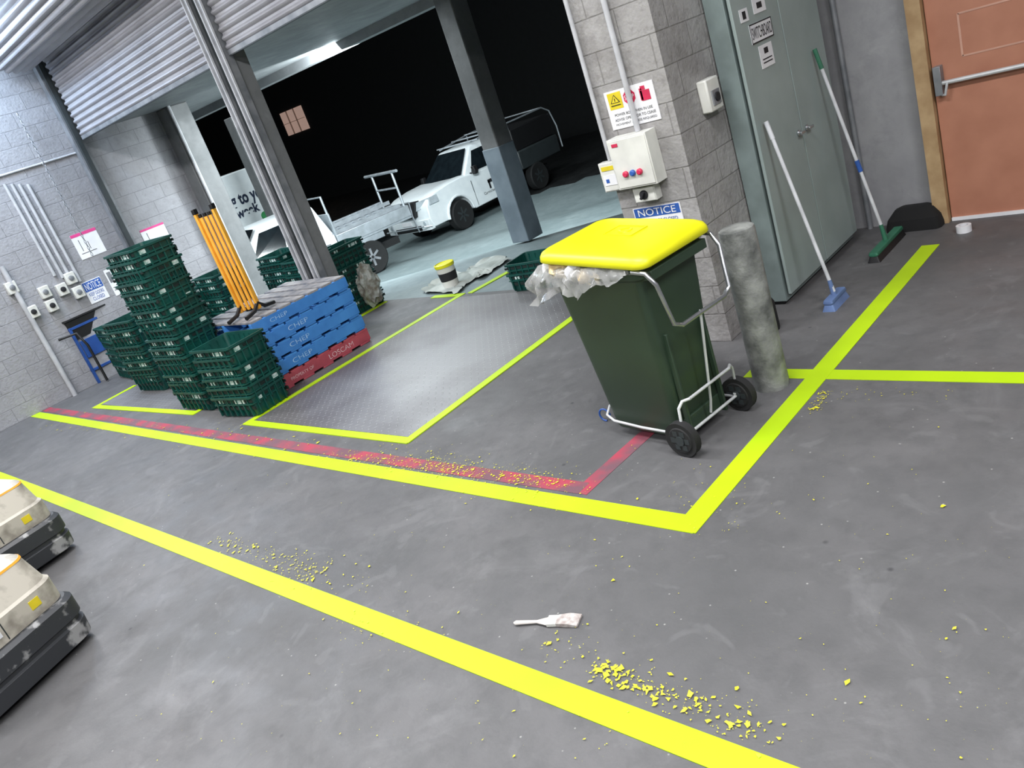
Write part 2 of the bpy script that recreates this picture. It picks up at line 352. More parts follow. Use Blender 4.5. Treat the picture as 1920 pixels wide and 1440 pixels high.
column('concrete_column',XL+.05,cx2.y,.5,.36,-.6,zc,'wide concrete column at end of block wall')
mb=MB(); mb.tube([(0,0,0),(0,0,zc)],.025,m_conduit); mb.obj('conduit_pipe',loc=(XL+.34,cx2.y-.14,0),label='pale conduit pipe running up wide concrete column',cat='pipe')
c3=onY(398,135,11.0)
column('concrete_column',c3.x,11.0,.35,.3,-.95,zc,'distant pale concrete canopy column behind parked ute')
mb=MB(); mb.box((XL+.08,YD-.03,2.4),(.12,.14,4.8),m_galv); mb.box((XL+.18,YD-.05,2.4),(.06,.06,4.8),m_darkgrey); mb.obj('shutter_guide_rail',label='dark steel shutter guide rail fixed to block wall',cat='guide rail')
cn=MB(); cn.box((-23,(YD+.35+7.75)/2,zc+.15),(40,7.75-YD-.35,.3),m_canopy)
cn.obj('ceiling_canopy',kind='structure',smooth=None)
cn=MB(); cn.box((-23,7.65,zc-.06),(40,.2,.12),m_canopy); cn.obj('trim_1',kind='structure',smooth=None)
# ------------------------------------------------------------------ floor markings
def strip(p,q,w,m,lab,z=.003,name='floor_marking',ext0=0,ext1=0):
    a=F(*p);b=F(*q); t=(b-a).normalized(); a=a-t*ext0;b=b+t*ext1; c=(a+b)/2; L=(b-a).length
    mb=MB(); mb.box((0,0,z/2),(L,w,z),m); return mb.obj(name,loc=(c.x,c.y,0.0005),rz=math.atan2(t.y,t.x),smooth=None,label=lab,cat='floor line')
strip((65,777),(1293,983),.122,m_yel,'long bright yellow painted floor line beside red line',ext1=.05)
strip((15,900),(1410,1440),.114,m_yel,'bright yellow painted walkway line on concrete',ext0=2,ext1=2)
strip((1293,985),(1745,460),.12,m_yel,'bright yellow painted floor line running toward fire door',z=.0034,ext0=.05)
strip((1475,701),(1920,709),.112,m_yel,'bright yellow painted cross line by bollard',z=.0026,ext0=.25,ext1=3)
strip((70,765),(1095,916),.105,m_red,'worn red painted floor line beside yellow line',z=.002)
strip((1095,918),(1195,828),.1,m_red,'worn short red painted floor line by wheelie bin',z=.0016,ext0=.04,ext1=.8)
for p,q in(((465,793),(765,827)),((465,793),(865,553)),((765,827),(1080,592)),((815,557),(865,553)),((885,548),(1040,462)),((180,763),(365,775)),((180,763),(250,725)),((365,775),(720,568))):
    strip(p,q,.078,m_yel,'yellow painted outline around dock leveller plate',z=.006+random.random()*.002,ext0=.03,ext1=.03)
a=F(480,788);b=F(765,820)
mb=MB(); y1=YF-.1; mb.box(((a.x+b.x)/2,(a.y+y1)/2,.002),(b.x-a.x,y1-a.y,.004),m_tread)
mb.obj('dock_leveller_plate',smooth=None,label='steel chequer plate dock leveller set in concrete',cat='dock leveller')
a2=F(190,758); b2=F(365,770)
mb=MB(); mb.box(((a2.x+b2.x)/2,(a2.y+y1)/2,.002),(b2.x-a2.x,y1-a2.y,.004),m_tread)
mb.obj('dock_leveller_plate',smooth=None,label='steel chequer plate dock leveller under green crates',cat='dock leveller')
mb=MB()
def flake(p,s):
    s*=.75
    a=random.random()*6.28; n=random.choice((3,4,4,5)); pts=[]
    tl=random.uniform(-.06,.06); el=random.uniform(.5,1.9); ca,sa=math.cos(a),math.sin(a)
    for k in range(n):
        r=s*random.uniform(.4,1.2); t=k*6.28/n+random.uniform(-.4,.4); x=r*math.cos(t)*el; y=r*math.sin(t)
        pts.append((p.x+x*ca-y*sa,p.y+x*sa+y*ca,.0055+s*.1+x*tl))
    mb.add(pts,[tuple(range(n))],m_flake)
def cluster(p,q,n,wd,s0,s1):
    a=F(*p);b=F(*q); t=(b-a).normalized(); nn=Vector((-t.y,t.x,0)); ks=[random.random() for _ in range(9)]
    for i in range(n):
        u=random.random() if random.random()<.55 else min(1,max(0,random.choice(ks)+random.gauss(0,.05)))
        flake(a.lerp(b,u)+nn*random.gauss(0,wd),s0+(s1-s0)*random.random()**2.2)
cluster((1110,1250),(1465,1388),240,.03,.003,.019); cluster((1030,1200),(1470,1385),90,.06,.003,.012)
cluster((405,1010),(600,1078),220,.045,.004,.016); cluster((500,1050),(690,1110),80,.08,.003,.012); cluster((640,1160),(760,1215),50,.08,.003,.008)
cluster((600,852),(1080,908),700,.05,.003,.014); cluster((100,790),(620,835),320,.1,.003,.018); cluster((700,840),(1090,930),280,.1,.002,.011)
cluster((1548,735),(1522,778),110,.018,.003,.012); cluster((1560,735),(1780,745),30,.04,.003,.008); cluster((1290,880),(1370,1000),60,.12,.003,.008)
for i in range(560):
    p=F(random.uniform(250,1900),random.uniform(780,1430)); flake(p,.001+.006*random.random()**3)
for q in((1195,937),(1790,1180),(1590,1280),(860,1150),(1150,1090),(1768,950),(607,1163),(1030,1208),(1118,1250)): flake(F(*q),.014)
mb.obj('paint_flakes',smooth=None,label='scattered yellow paint flakes on concrete floor',cat='paint flakes',kind='stuff')

# ------------------------------------------------------------------ wheelie bin
SX,SY=1.08,.87
bc=F(1162,812); ang=math.radians(-8)
Rz=Matrix.Rotation(ang,3,'Z'); off=Rz@Vector((-.23*SX,-.2*SY,0)); BL=(bc.x-off.x,bc.y-off.y,0)
ZR=.065
wb=thing('wheelie_bin','dark green wheelie bin with yellow lid beside bollard','bin',BL,ang)
mb=MB(); rings=[rr(.225,.205,.04,.05),rr(.235,.215,.05,.07),rr(.27,.245,.05,.6,cx=-.012),rr(.30,.265,.05,.9+ZR,cx=-.02),rr(.305,.268,.05,.905+ZR,cx=-.02),rr(.335,.288,.06,.92+ZR,cx=-.02),rr(.34,.292,.06,.985+ZR,cx=-.02),rr(.325,.277,.05,.985+ZR,cx=-.02),rr(.31,.265,.05,.93+ZR,cx=-.02),rr(.27,.23,.05,.85+ZR,cx=-.02)]
mb.loft(rings,m_bin,cap1=True)
mb.box((.29,0,.93+ZR),(.12,.5,.05),m_bin); mb.box((.19,0,.1),(.12,.34,.1),m_bin)
for yy in(-.17,.17): mb.box((.265,yy,.35),(.03,.02,.6),m_bin)
mb.sc(SX,SY).obj('bin_body',wb,smooth=40,bevel=.004)
mb=MB(); L=[]
for (hx,hy,r,z) in((.366,.316,.07,-.034),(.372,.322,.07,-.028),(.370,.320,.075,-.004),(.362,.312,.08,.014),(.34,.29,.08,.027),(.31,.262,.08,.035),(.27,.225,.08,.043),(.2,.16,.07,.052),(.1,.08,.04,.057)):
    L.append(rr(hx,hy,r,z,cx=-.338,n=7))
mb.loft(L,m_lid)
lid=mb.sc(1.03,.87).obj('bin_lid',wb,loc=(.335*SX,0,1.015+ZR),smooth=70,rot=(0,math.radians(4.8),0))
mb=MB()
for k in range(3):
    a0=math.radians(90+120*k); a1=a0+math.radians(95); pts=[(.035*math.cos(a0+(a1-a0)*i/6),.035*math.sin(a0+(a1-a0)*i/6),0) for i in range(7)]
    mb.tube(pts,.005,m_lid,n=5); mb.lathe([(.013,-.003),(.004,.004)],m_lid,c=pts[-1],n=3)
for (x,y,sx,sy) in((0,.065,.19,.007),(0,-.065,.19,.007),(.095,0,.007,.13),(-.095,0,.007,.13)): mb.box((x,y,-.001),(sx,sy,.008),m_lid)
mb.obj('recycling_emblem',lid,loc=(-.30,.0,.058),smooth=None)
mb=MB(); mb.tube([(.28,-.3,.97+ZR),(.36,-.3,.96+ZR),(.4,-.29,.9+ZR),(.42,-.26,.75),(.42,-.2,.72),(.42,.2,.72),(.42,.26,.75),(.4,.29,.9+ZR),(.36,.3,.96+ZR),(.28,.3,.97+ZR)],.012,m_chrome)
mb.sc(SX*.98,SY).obj('bin_handle',wb,smooth=50)
mb=MB()
mb.tube([(.40,.0,.72),(.32,0,.2),(.3,0,.12)],.0075,m_silver)
for s in(-1,1):
    mb.tube([(.34,s*.2,.3),(.32,s*.24,.3),(.31,s*.27,.27),(.3,s*.28,.1)],.0085,m_silver)
    mb.tube([(.34,s*.2,.3),(.34,0,.3)],.0085,m_silver)
    mb.tube([(.3,s*.25,.12),(.3,s*.25,.10),(0,s*.25,.10),(-.2,s*.245,.11),(-.28,s*.21,.12),(-.295,s*.15,.15),(-.295,0,.16)],.0085,m_silver)
mb.tube([(.3,-.3,.1),(.3,.3,.1)],.0085,m_silver)
mb.sc(SX*.98,SY).obj('cradle_frame',wb,smooth=50)
for s in(-1,1):
    mb=MB(); mb.lathe([(.03,-.026),(.07,-.026),(.075,-.02),(.1,-.022),(.1,.022),(.075,.02),(.07,.026),(.03,.026)],m_rubber,axis='y'); mb.lathe([(.028,-.032),(.028,.032)],m_darkgrey,axis='y',n=12)
    for k in range(6):
        a=k*math.pi/3; mb.box((.045*math.cos(a),0,.045*math.sin(a)),(.03,.056,.03),m_darkgrey)
    mb.obj('wheel',wb,loc=(.3*SX*.98,s*.29*SY,.1),smooth=40)
random.seed(21)
mb=MB(); rings=[]
N=150; jit=[random.uniform(-1,1) for _ in range(N)]; jit2=[random.uniform(-1,1) for _ in range(N)]
for lev,(o,z) in enumerate(((-.05,.985),(-.005,1.0),(.014,.992),(.028,.965),(.036,.93),(.034,.90),(.042,.86))):
    ring=[]
    for k in range(N):
        a=2*math.pi*k/N; hx,hy=.335+o,.288+o; x=max(-hx,min(hx,1.3*hx*math.cos(a)))-.02; y=max(-hy,min(hy,1.3*hy*math.sin(a)))
        w_=min(1,max(0,(-x+.26)/.3))
        if y>0: w_*=.5
        zz=.96+(z-.96)*(w_ if z<.96 else 1)+ZR
        if w_<=0.01: zz=min(zz,.955+ZR); x*=.93; y*=.93
        j=(.012*math.sin(k*1.3+lev*.8)+.014*jit[(k+lev*3)%N])*(lev/4)*w_
        dz=(.03*math.sin(k*.5)+.022*math.sin(k*.23+1)+.012*jit2[k])*(lev/6)*w_
        ring.append(((x-(.013*lev*w_ if x<-.25 else 0)+(j if abs(x)>hx*.8 else 0))*SX,(y+(j if abs(y)>hy*.8 else 0)-(.006*lev*w_ if y<-.2 else 0))*SY,zz+dz+.004))
    rings.append(ring)
mb.loft(rings,m_plastic,False,False)
mb.obj('bin_liner',loc=BL,rz=ang,smooth=40,label='crumpled clear plastic bin liner hanging over bin rim',cat='bin liner')
for k,(x,y) in enumerate(((-.33,-.24),(-.26,-.26),(-.19,-.26),(-.12,-.27),(-.05,-.27),(-.35,-.16),(-.36,-.07),(-.35,.03),(-.34,.12),(-.27,-.15),(-.18,-.12),(-.25,-.02),(-.25,.1),(.02,-.25),(-.15,-.22),(-.30,-.20))):
    mb=MB(); bm=bmesh.new(); bmesh.ops.create_icosphere(bm,subdivisions=2,radius=.05)
    vs=[tuple(v.co*(1+.35*random.uniform(-1,1))) for v in bm.verts]; fs=[[v.index for v in f.verts] for f in bm.faces]; bm.free()
    mb.add(vs,fs,m_cream if k%3 else m_paper); p=Rz@Vector((x*SX,y*SY,0))
    mb.obj('crumpled_paper',loc=(BL[0]+p.x,BL[1]+p.y,.98+ZR-.03*(x>-.1)),rz=k*.9,smooth=60,label='crumpled cream waste paper bulging out of full bin',cat='rubbish',group='rubbish in the bin')
mb=MB(); p=F(1138,790)
pts=[(.04*math.cos(t*.4),.0,.045+.04*math.sin(t*.4)) for t in range(0,13)]
mb.tube(pts,.006,m_blueink,n=6); mb.obj('blue_strap',loc=(p.x,p.y,0),smooth=50,label='small curled blue plastic strap on floor beside bin',cat='strap')
# ------------------------------------------------------------------ bollard
p=F(1448,722); mb=MB(); mb.lathe([(.098,0),(.098,.93),(.094,.95),(.08,.957),(.0,.96)],m_boll,n=32)
mb.obj('bollard',loc=(p.x,p.y,0),smooth=35,label='scuffed grey steel bollard beside wheelie bin',cat='bollard')
p=F(1446,622); mb=MB(); mb.loft([rr(.04,.06,.02,0),rr(.045,.065,.02,.02),rr(.045,.06,.02,.2),rr(.03,.045,.02,.24)],m_black); mb.obj('black_block',loc=(p.x,p.y,0),label='small black block on floor behind bollard',cat='rubber block')  # small upright black block
# ------------------------------------------------------------------ cabinet
cb=thing('switchboard_cabinet','tall grey-green steel switchboard cabinet with double doors','cabinet',(XC,(YC0+YC1)/2,0))
W=YC1-YC0; dp=max(XC-XP-.02,.06); HC=3.0
ys=F(1560,505).y-(YC0+YC1)/2
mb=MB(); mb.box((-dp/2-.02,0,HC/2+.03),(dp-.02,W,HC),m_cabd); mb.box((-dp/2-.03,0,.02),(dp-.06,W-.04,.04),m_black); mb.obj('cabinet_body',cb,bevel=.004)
XD=XC+.0125; hz=onX(1492,253,XD).z
def cdoor(y0,y1,hs):
    mb=MB(); mb.box((0,0,HC/2),(.022,y1-y0-.012,HC-.06),m_cab); d=mb.obj('cabinet_door',cb,loc=(.0,(y0+y1)/2,.05),bevel=.004)
    mb=MB(); mb.lathe([(.022,0),(.022,.012),(.012,.014),(.012,.035)],m_chrome,axis='x',n=14); mb.box((.04,-.01,0),(.012,.07,.018),m_chrome)
    mb.obj('door_handle',d,loc=(.011,hs*((y1-y0)/2-.07),hz-.05),bevel=.003); return d
cdoor(-W/2,ys,1); cdoor(ys,W/2,-1)
sign('switchboard_sign','small white switchboard label with black lettering on cabinet door','X',XD,(1403,48),(1450,66),m_paper,[(0,0,1,.06,m_ink),(0,.94,1,1,m_ink),(0,0,.02,1,m_ink),(.98,0,1,1,m_ink)],[('SWITCHBOARD',.05,.2,.95,.8,m_ink)],.004)
sign('sticker','small white symbol sticker on cabinet door','X',XD,(1384,20),(1404,38),m_paper,[(.3,.2,.7,.8,m_ink)],(),.003)
sign('sticker','white warning sticker high on cabinet door','X',XD,(1408,0),(1436,18),m_paper,[(.3,.3,.7,.7,m_ink)],(),.003)
sign('paper_notice','small white printed notice on cabinet door','X',XD,(1421,88),(1453,118),m_paper,[(.35,.6,.65,.85,m_ink),(.15,.2,.85,.25,m_ink),(.15,.35,.85,.4,m_ink)],(),.003)
# ------------------------------------------------------------------ pier fittings
def ybox(name,lab,cat,tl,br,dep,mat,y0=YP):
    a=onY(*tl,y0);b=onY(*br,y0); root=thing(name,lab,cat,((a.x+b.x)/2,y0,(a.z+b.z)/2)); w=b.x-a.x;h=a.z-b.z
    mb=MB(); mb.box((0,-dep/2,0),(w,dep,h),mat); mb.box((0,-dep-.002,0),(w*.94,.006,h*.94),mat)
    mb.obj('enclosure',root,bevel=.006); return root,w,h
s=sign('warning_sign','white stop warning sign with yellow triangle on block pier','Y',YP,(1132,175),(1241,222),m_paper,
 [(.06,.52,.34,.95,m_signyel)],
 [('POWER BOX WHEN IN USE',.12,.33,.9,.40,m_ink),('ADVISE OPERATOR TO CEASE',.1,.20,.94,.27,m_ink),('MOVEMENT ACCESS REQUIRED',.1,.07,.94,.14,m_ink)])
a=onY(1132,175,YP);b=onY(1241,222,YP); sw=b.x-a.x; sh=a.z-b.z
mb=MB(); mb.lathe([(.125*sw,0),(.125*sw,.002)],m_redink,axis='y',n=8); mb.obj('stop_octagon',s,loc=(.0*sw,-.0055,.24*sh),rot=(0,math.radians(22.5),0),smooth=None)
text('STOP',.19*sw,.12*sh,(.0,-.0065,.24*sh),m_paper,s)
mb=MB(); mb.box((0,0,0),(.05*sw,.002,.3*sh),m_redink); mb.box((.08*sw,0,-.04*sh),(.18*sw,.002,.26*sh),m_redink); mb.box((.05*sw,0,.15*sh),(.09*sw,.002,.1*sh),m_redink); mb.obj('red_figure',s,loc=(.24*sw,-.0045,.22*sh),smooth=None)
mb=MB(); mb.add([(-.1*sw,0,-.08*sh),(.1*sw,0,-.08*sh),(0,0,.14*sh)],[(0,1,2)],m_ink); mb.add([(-.075*sw,-.001,-.065*sh),(.075*sw,-.001,-.065*sh),(0,-.001,.11*sh)],[(0,1,2)],m_signyel); mb.box((0,-.0015,0),(.016*sw,.001,.08*sh),m_ink); mb.box((0,-.001,-.14*sh),(.2*sw,.001,.02*sh),m_ink); mb.obj('warning_triangle',s,loc=(-.3*sw,-.006,.26*sh),smooth=None)
r,w_,h_=ybox('isolator_box','white electrical control box with blue and red buttons','electrical box',(1155,255),(1252,333),.12,m_white)
for dx,m in((-.2,m_redink),(-.02,m_blueink),(.16,m_redink)):
    mb=MB(); mb.lathe([(.02,0),(.02,-.014),(.013,-.02)],m,axis='y',n=16); mb.obj('push_button',r,loc=(dx*w_,-.125,-.2*h_),smooth=40)
mb=MB(); mb.box((0,0,0),(.045,.003,.02),m_redink); mb.obj('rating_label',r,loc=(-.3*w_,-.127,.38*h_))
r,w_,h_=ybox('rotary_switch','small grey rotary isolator switch under control box','electrical switch',(1196,348),(1243,368),.07,m_white)
mb=MB(); mb.lathe([(.03,0),(.03,-.01),(.02,-.012)],m_ink,axis='y',n=18); mb.box((0,-.022,0),(.014,.025,.05),m_ink); mb.obj('switch_knob',r,loc=(0,-.076,0),rot=(0,.6,0))
r,w_,h_=ybox('socket_outlet','small cream electrical outlet box with yellow and blue labels','electrical box',(1130,303),(1178,350),.06,m_white)
mb=MB(); mb.box((0,0,.3*h_),(w_*.7,.003,.14*h_),m_signyel); mb.box((-.0*w_,0,-.1*h_),(w_*.7,.003,.35*h_),m_paper); mb.box((-.15*w_,-.002,-.12*h_),(.025,.003,.025),m_blueink,T=None); mb.obj('label_sticker',r,loc=(0,-.067,0))
sign('notice_sign','blue and white notice sign on block pier','Y',YP,(1187,392),(1283,412),m_paper,[(0.02,.45,.98,.97,m_blueink)],[('NOTICE',.1,.52,.9,.9,m_paper),('KEEP DOORS CLOSED',.1,.1,.9,.3,m_blueink)])
th=onX(1322,180,XP); r=thing('socket_box','white plastic socket box mounted on block pier side','electrical box',(XP,th.y,th.z))
mb=MB(); mb.box((.035,0,0),(.07,.16,.2),m_white); mb.obj('enclosure',r,bevel=.01)
mb=MB(); mb.box((.075,.0,-.02),(.01,.09,.09),m_galv); mb.lathe([(.028,.08),(.028,.09)],m_ink,axis='x',n=16,c=(0,0,-.02)); mb.obj('socket_face',r)
def conduit(pts,r,lab,m=m_conduit,name='conduit_pipe'):
    c=Vector(pts[0]); mb=MB(); mb.tube([Vector(p)-c for p in pts],r,m); return mb.obj(name,loc=c,smooth=50,label=lab,cat='pipe')
for (bq,rad) in(((1145,300),.014),((1165,130),.012)):
    p=onY(*bq,YP-.02); conduit([(p.x,p.y-.005,p.z),(p.x,p.y-.005,4.2)],rad,'vertical grey conduit pipe fixed to block pier')
p=onY(1178,130,YP-.02); q=onY(1198,245,YP-.02); conduit([(q.x,p.y-.01,q.z),(q.x,p.y-.01,4.2)],.018,'wide grey conduit pipe running down to control box')
# ------------------------------------------------------------------ fire door + brooms
x0=onY(1762,420,YB).x; x1=onY(1787,412,YB).x; fw=max(x1-x0,.1)
mb=MB()
mb.box((x0+fw/2,YB-.05,1.2),(fw,.12,2.4),m_wood); mb.box((x0+fw+.46,YB-.05,2.25),(1.15,.12,.1),m_wood); mb.box((x0+fw+.98,YB-.05,1.2),(fw,.12,2.4),m_wood)
mb.obj('trim_2',kind='structure',smooth=None)
dr=thing('door_1',None,None,(x0+fw+.46,YB-.03,0)); dr['kind']='structure'
mb=MB(); mb.box((0,0,1.1),(.91,.045,2.18),m_orange); mb.obj('door_leaf',dr,bevel=.003)
mb=MB(); a=onY(1800,25,YB); cxx=x0+fw+.46
l,r_=a.x-cxx,a.x-cxx+.42
zt=onY(1802,22,YB).z; zb=onY(1815,100,YB).z
for (cx_,cz_,sx_,sz_) in(((l+r_)/2,zt,r_-l,.012),((l+r_)/2,zb,r_-l,.012)): mb.box((cx_,-.024,cz_),(sx_,.003,sz_),m_tape)
for xx in(l,r_): mb.box((xx,-.024,(zt+zb)/2),(.014,.003,zt-zb),m_tape)
mb.obj('tape_residue',dr)
hb=onY(1765,150,YB-.08)
mb=MB(); zz=hb.z; mb.tube([(-.4,-.07,zz-.02),(.42,-.07,zz-.02)],.016,m_silver); mb.box((-.41,-.05,zz),(.05,.08,.2),m_galv); mb.box((.41,-.05,zz),(.05,.08,.2),m_galv)
mb.tube([(-.4,-.07,zz-.1),(-.37,-.09,zz-.1),(-.35,-.09,zz-.02)],.01,m_silver); mb.obj('panic_bar',dr,bevel=.004)
mb=MB(); mb.box((0,-.03,.012),(.9,.02,.024),m_paper); mb.obj('door_seal',dr)
p=onY(1560,0,YB-.02); conduit([(p.x,YB-.03,0),(p.x,YB-.03,4.5)],.022,'grey vertical conduit pipe on rendered wall',m_galv)
def broom(headpx,toppx,L,hm,bm_,tipm,lab,blueband=False):
    h=F(*headpx); t=onX(*toppx,XC+.04); base=Vector((h.x,h.y,.09)); root=thing('broom',lab,'broom',(h.x,h.y,0))
    v=t-base
    mb=MB(); mb.tube([(0,0,.09),v*.99+Vector((0,0,.09))],.0125,m_handle,n=10); mb.obj('broom_handle',root)
    mb=MB(); mb.tube([v*.9+Vector((0,0,.09)),v+Vector((0,0,.09))],.0155,tipm,n=10); mb.obj('hand_grip',root)
    mb=MB(); mb.tube([(0,0,.05),v*.07+Vector((0,0,.09))],.02,hm,n=10,r2=.014); mb.loft([rr(.03,L/2,.012,.045),rr(.034,L/2+.004,.012,.055),rr(.03,L/2,.012,.072)],hm); mb.obj('broom_head',root,smooth=40)
    mb=MB(); mb.loft([rr(.045,L/2+.01,.01,.0),rr(.028,L/2-.004,.01,.048)],bm_); mb.obj('bristles',root)
    if blueband:
        mb=MB(); mb.tube([v*.36+Vector((0,0,.09)),v*.42+Vector((0,0,.09))],.017,m_blueink,n=10); mb.obj('handle_clamp',root)
broom((1568,570),(1436,228),.24,m_blue2,m_blue2,m_handle,'white-handled broom with pale blue head leaning on cabinet')
broom((1664,466),(1527,92),.56,m_green,m_black,m_green,'broom with green head and black bristles leaning on cabinet',True)
p=F(1705,440); mb=MB(); mb.loft([rr(.2,.1,.05,0),rr(.2,.1,.05,.03),rr(.185,.09,.05,.09),rr(.14,.06,.04,.15,cy=.02),rr(.10,.04,.03,.165,cy=.03)],m_matt)
mb.obj('black_dustpan',loc=(p.x,YB-.12,0),smooth=25,label='matt black rubber dustpan lying against rendered wall',cat='dustpan')
p=F(1808,434); mb=MB(); mb.lathe([(.03,.0),(.05,.0),(.05,.05),(.03,.05),(.03,.0)],m_paper,axis='z'); mb.obj('tape_roll',loc=(p.x,p.y,.0),label='white tape roll lying near fire door',cat='tape')
# ------------------------------------------------------------------ paint brush
a=F(965,1172); b=F(1088,1166); t=(b-a); L_=t.length
pb=thing('paint_brush','used flat paint brush with cream handle on floor','paint brush',(a.x,a.y,0),math.atan2(t.y,t.x))
mb=MB(); mb.loft([[ (x,hw*math.cos(k*math.pi/5),.012+hh*math.sin(k*math.pi/5)) for k in range(10)] for x,hw,hh in((0,.004,.004),(.01,.012,.008),(L_*.2,.01,.007),(L_*.36,.008,.006),(L_*.48,.02,.008),(L_*.53,.026,.008))],m_brhandle); mb.obj('brush_handle',pb)
mb=MB(); mb.box((L_*.6,0,.012),(L_*.15,.056,.018),m_white); mb.obj('ferrule',pb,bevel=.003)
mb=MB(); mb.loft([[(L_*.67,-.028,.003),(L_*.67,.028,.003),(L_*.67,.028,.021),(L_*.67,-.028,.021)],[(L_*.85,-.034,.002),(L_*.85,.034,.002),(L_*.85,.034,.022),(L_*.85,-.034,.022)],[(L_*.99,-.036,.001),(L_*1.01,.035,.001),(L_*1.01,.035,.012),(L_*.99,-.036,.012)]],m_brist); mb.obj('brush_bristles',pb,bevel=.002)
# ------------------------------------------------------------------ crates
def crate_mesh():
    mb=MB(); b=[rr(.265,.165,.03,.0),rr(.27,.17,.03,.01),rr(.284,.184,.03,.12),rr(.296,.196,.03,.122),rr(.296,.196,.03,.13),rr(.286,.186,.03,.132),rr(.289,.189,.03,.178),rr(.304,.204,.03,.18),rr(.304,.204,.03,.2),rr(.285,.185,.03,.2),rr(.262,.162,.03,.012)]
    mb.loft(b,m_crate)
    for s in(-1,1):
        for k in range(7):
            x=-.24+.08*k; mb.box((x,s*.186,.1),(.01,.022,.16),m_crate); mb.box((x+.04,s*.1885,.155),(.055,.006,.022),m_slot); mb.box((x+.04,s*.184,.09),(.05,.012,.03),m_slot)
        for k in range(5):
            y=-.14+.07*k; mb.box((s*.286,y,.1),(.022,.01,.16),m_crate)
        mb.box((s*.2885,0.02,.155),(.006,.12,.02),m_slot); mb.box((s*.2895,-.1,.153),(.006,.07,.036),m_label)
    mb.box((.12,-.1895,.153),(.14,.006,.036),m_label); mb.box((-.16,-.1895,.155),(.06,.006,.03),m_label)
    return mb.mesh('crate',30)
CM=crate_mesh()
def stack(x,y,n,rz,lab,grp,z0=0.0,pitch=.09,sc=1.0):
    for i in range(n):
        o=bpy.data.objects.new('plastic_crate',CM); bpy.context.collection.objects.link(o)
        o.location=(x+random.uniform(-.016,.016),y+random.uniform(-.016,.016),z0+i*pitch*sc); o.rotation_euler=(0,0,rz+random.uniform(-.045,.045)+(math.pi if i%3==1 else 0)); o.scale=(sc,sc,sc)
        meta(o,lab,'crate',group=grp)
p=F(402,752); stack(p.x,p.y,16,.06,'green plastic nesting crate in a tall stack','tall crate stack',sc=1.1)
p=F(495,755); stack(p.x,min(p.y,3.14),6,.1,'green plastic nesting crate in low stack before pallets','low crate stack',sc=1.08)
p=F(313,720); stack(p.x,p.y,8,.1,'green plastic nesting crate in low stack near block wall','side crate stack',sc=1.1)
p=F(262,698); stack(p.x,p.y,7,-.1,'green plastic nesting crate in low stack near block wall','side crate stack')
p=F(470,650); stack(p.x,p.y,10,.0,'green plastic nesting crate in stack behind pallets','middle crate stack')
p=F(420,660); stack(p.x,p.y,9,.05,'green plastic nesting crate in stack behind pallets','middle crate stack')
stack(-9.5,5.35,9,.0,'green plastic nesting crate in stack behind guide post','rear crate stack')
stack(-8.85,5.3,8,.0,'green plastic nesting crate in stack behind guide post','rear crate stack')
stack(-8.42,5.5,9,math.pi/2,'green plastic nesting crate in stack outside shutter opening','outer crate stack',sc=.92)
p=F(1022,530); stack(p.x,p.y,2,.1,'green plastic nesting crate in short stack outdoors behind bin','outdoor crate stack',pitch=.1)
# ------------------------------------------------------------------ pallets
pf=F(535,737); pxf=F(620,687).x-.05; py0=pf.y
def pallet(i,col,txts,lab):
    root=thing('pallet',lab,'pallet',(pxf-.5825,py0+.5825,i*.15),random.uniform(-.015,.015),group='stacked pallets')
    for x in(-.56,0,.56):
        mb=MB(); mb.box((0,0,.0745),(1.165,.045,.105),col); mb.obj('bearer',root,loc=(x,0,0),rz=math.pi/2,bevel=.003)
    top=m_pwood if i==4 else col
    for k in range(7):
        mb=MB(); mb.box((0,0,.137),(1.165,.145 if i<4 else .13,.02),top); mb.obj('top_slat',root,loc=(0,-.51+k*.17,0),bevel=.002)
    for k in(-.5,-.25,.0,.25,.5):
        mb=MB(); mb.box((0,0,.012),(1.165,.13,.02),col); mb.obj('bottom_slat',root,loc=(0,k,0),bevel=.002)
    for s,y,w,h,tm in txts:
        text(s,w,h,(.5835,y,.076),tm,root,rot=(math.pi/2,0,math.pi/2),bold=-.01)
pallet(0,m_pred,[('LOSCAM',.2,.32,.05,m_ptext2),('PROPERTY OF',-.3,.28,.03,m_ptext2)],'red painted timber pallet at bottom of stack')
for i in range(1,4): pallet(i,m_pblue,[('CHEP',-.28+.05*i,.24,.045,m_ptext)],'blue painted timber pallet in stack')
pallet(4,m_pblue,[('CHEP',-.28,.2,.038,m_ptext)],'blue edged weathered timber pallet on top of stack')
bp_=F(478,588,.76)
bar=thing('folding_barrier','folded orange expandable safety barrier with black feet on pallets','barrier',(bp_.x-.05,bp_.y,.755),math.radians(20))
for k in range(7):
    mb=MB(); mb.box((0,0,.53),(.028,.018,.95),m_barr); mb.obj('barrier_slat',bar,loc=(-.087+.029*k,(-.012 if k%2 else .012),0),bevel=.004)
    mb=MB(); mb.box((0,0,1.02),(.024,.022,.03),m_black); mb.obj('slat_cap',bar,loc=(-.087+.029*k,(-.012 if k%2 else .012),0))
for k in(-.115,.115):
    mb=MB(); mb.box((0,0,.55),(.026,.045,1.02),m_barr); mb.obj('end_post',bar,loc=(k,0,0),bevel=.004)
    mb=MB(); mb.box((0,0,1.07),(.035,.05,.05),m_black); mb.obj('post_cap',bar,loc=(k,0,0),bevel=.004)
    mb=MB(); mb.tube([(0,-.22,.02),(0,-.08,.04),(0,0,.1),(0,.08,.04),(0,.22,.02)],.02,m_black); mb.obj('foot',bar,loc=(k,0,0))
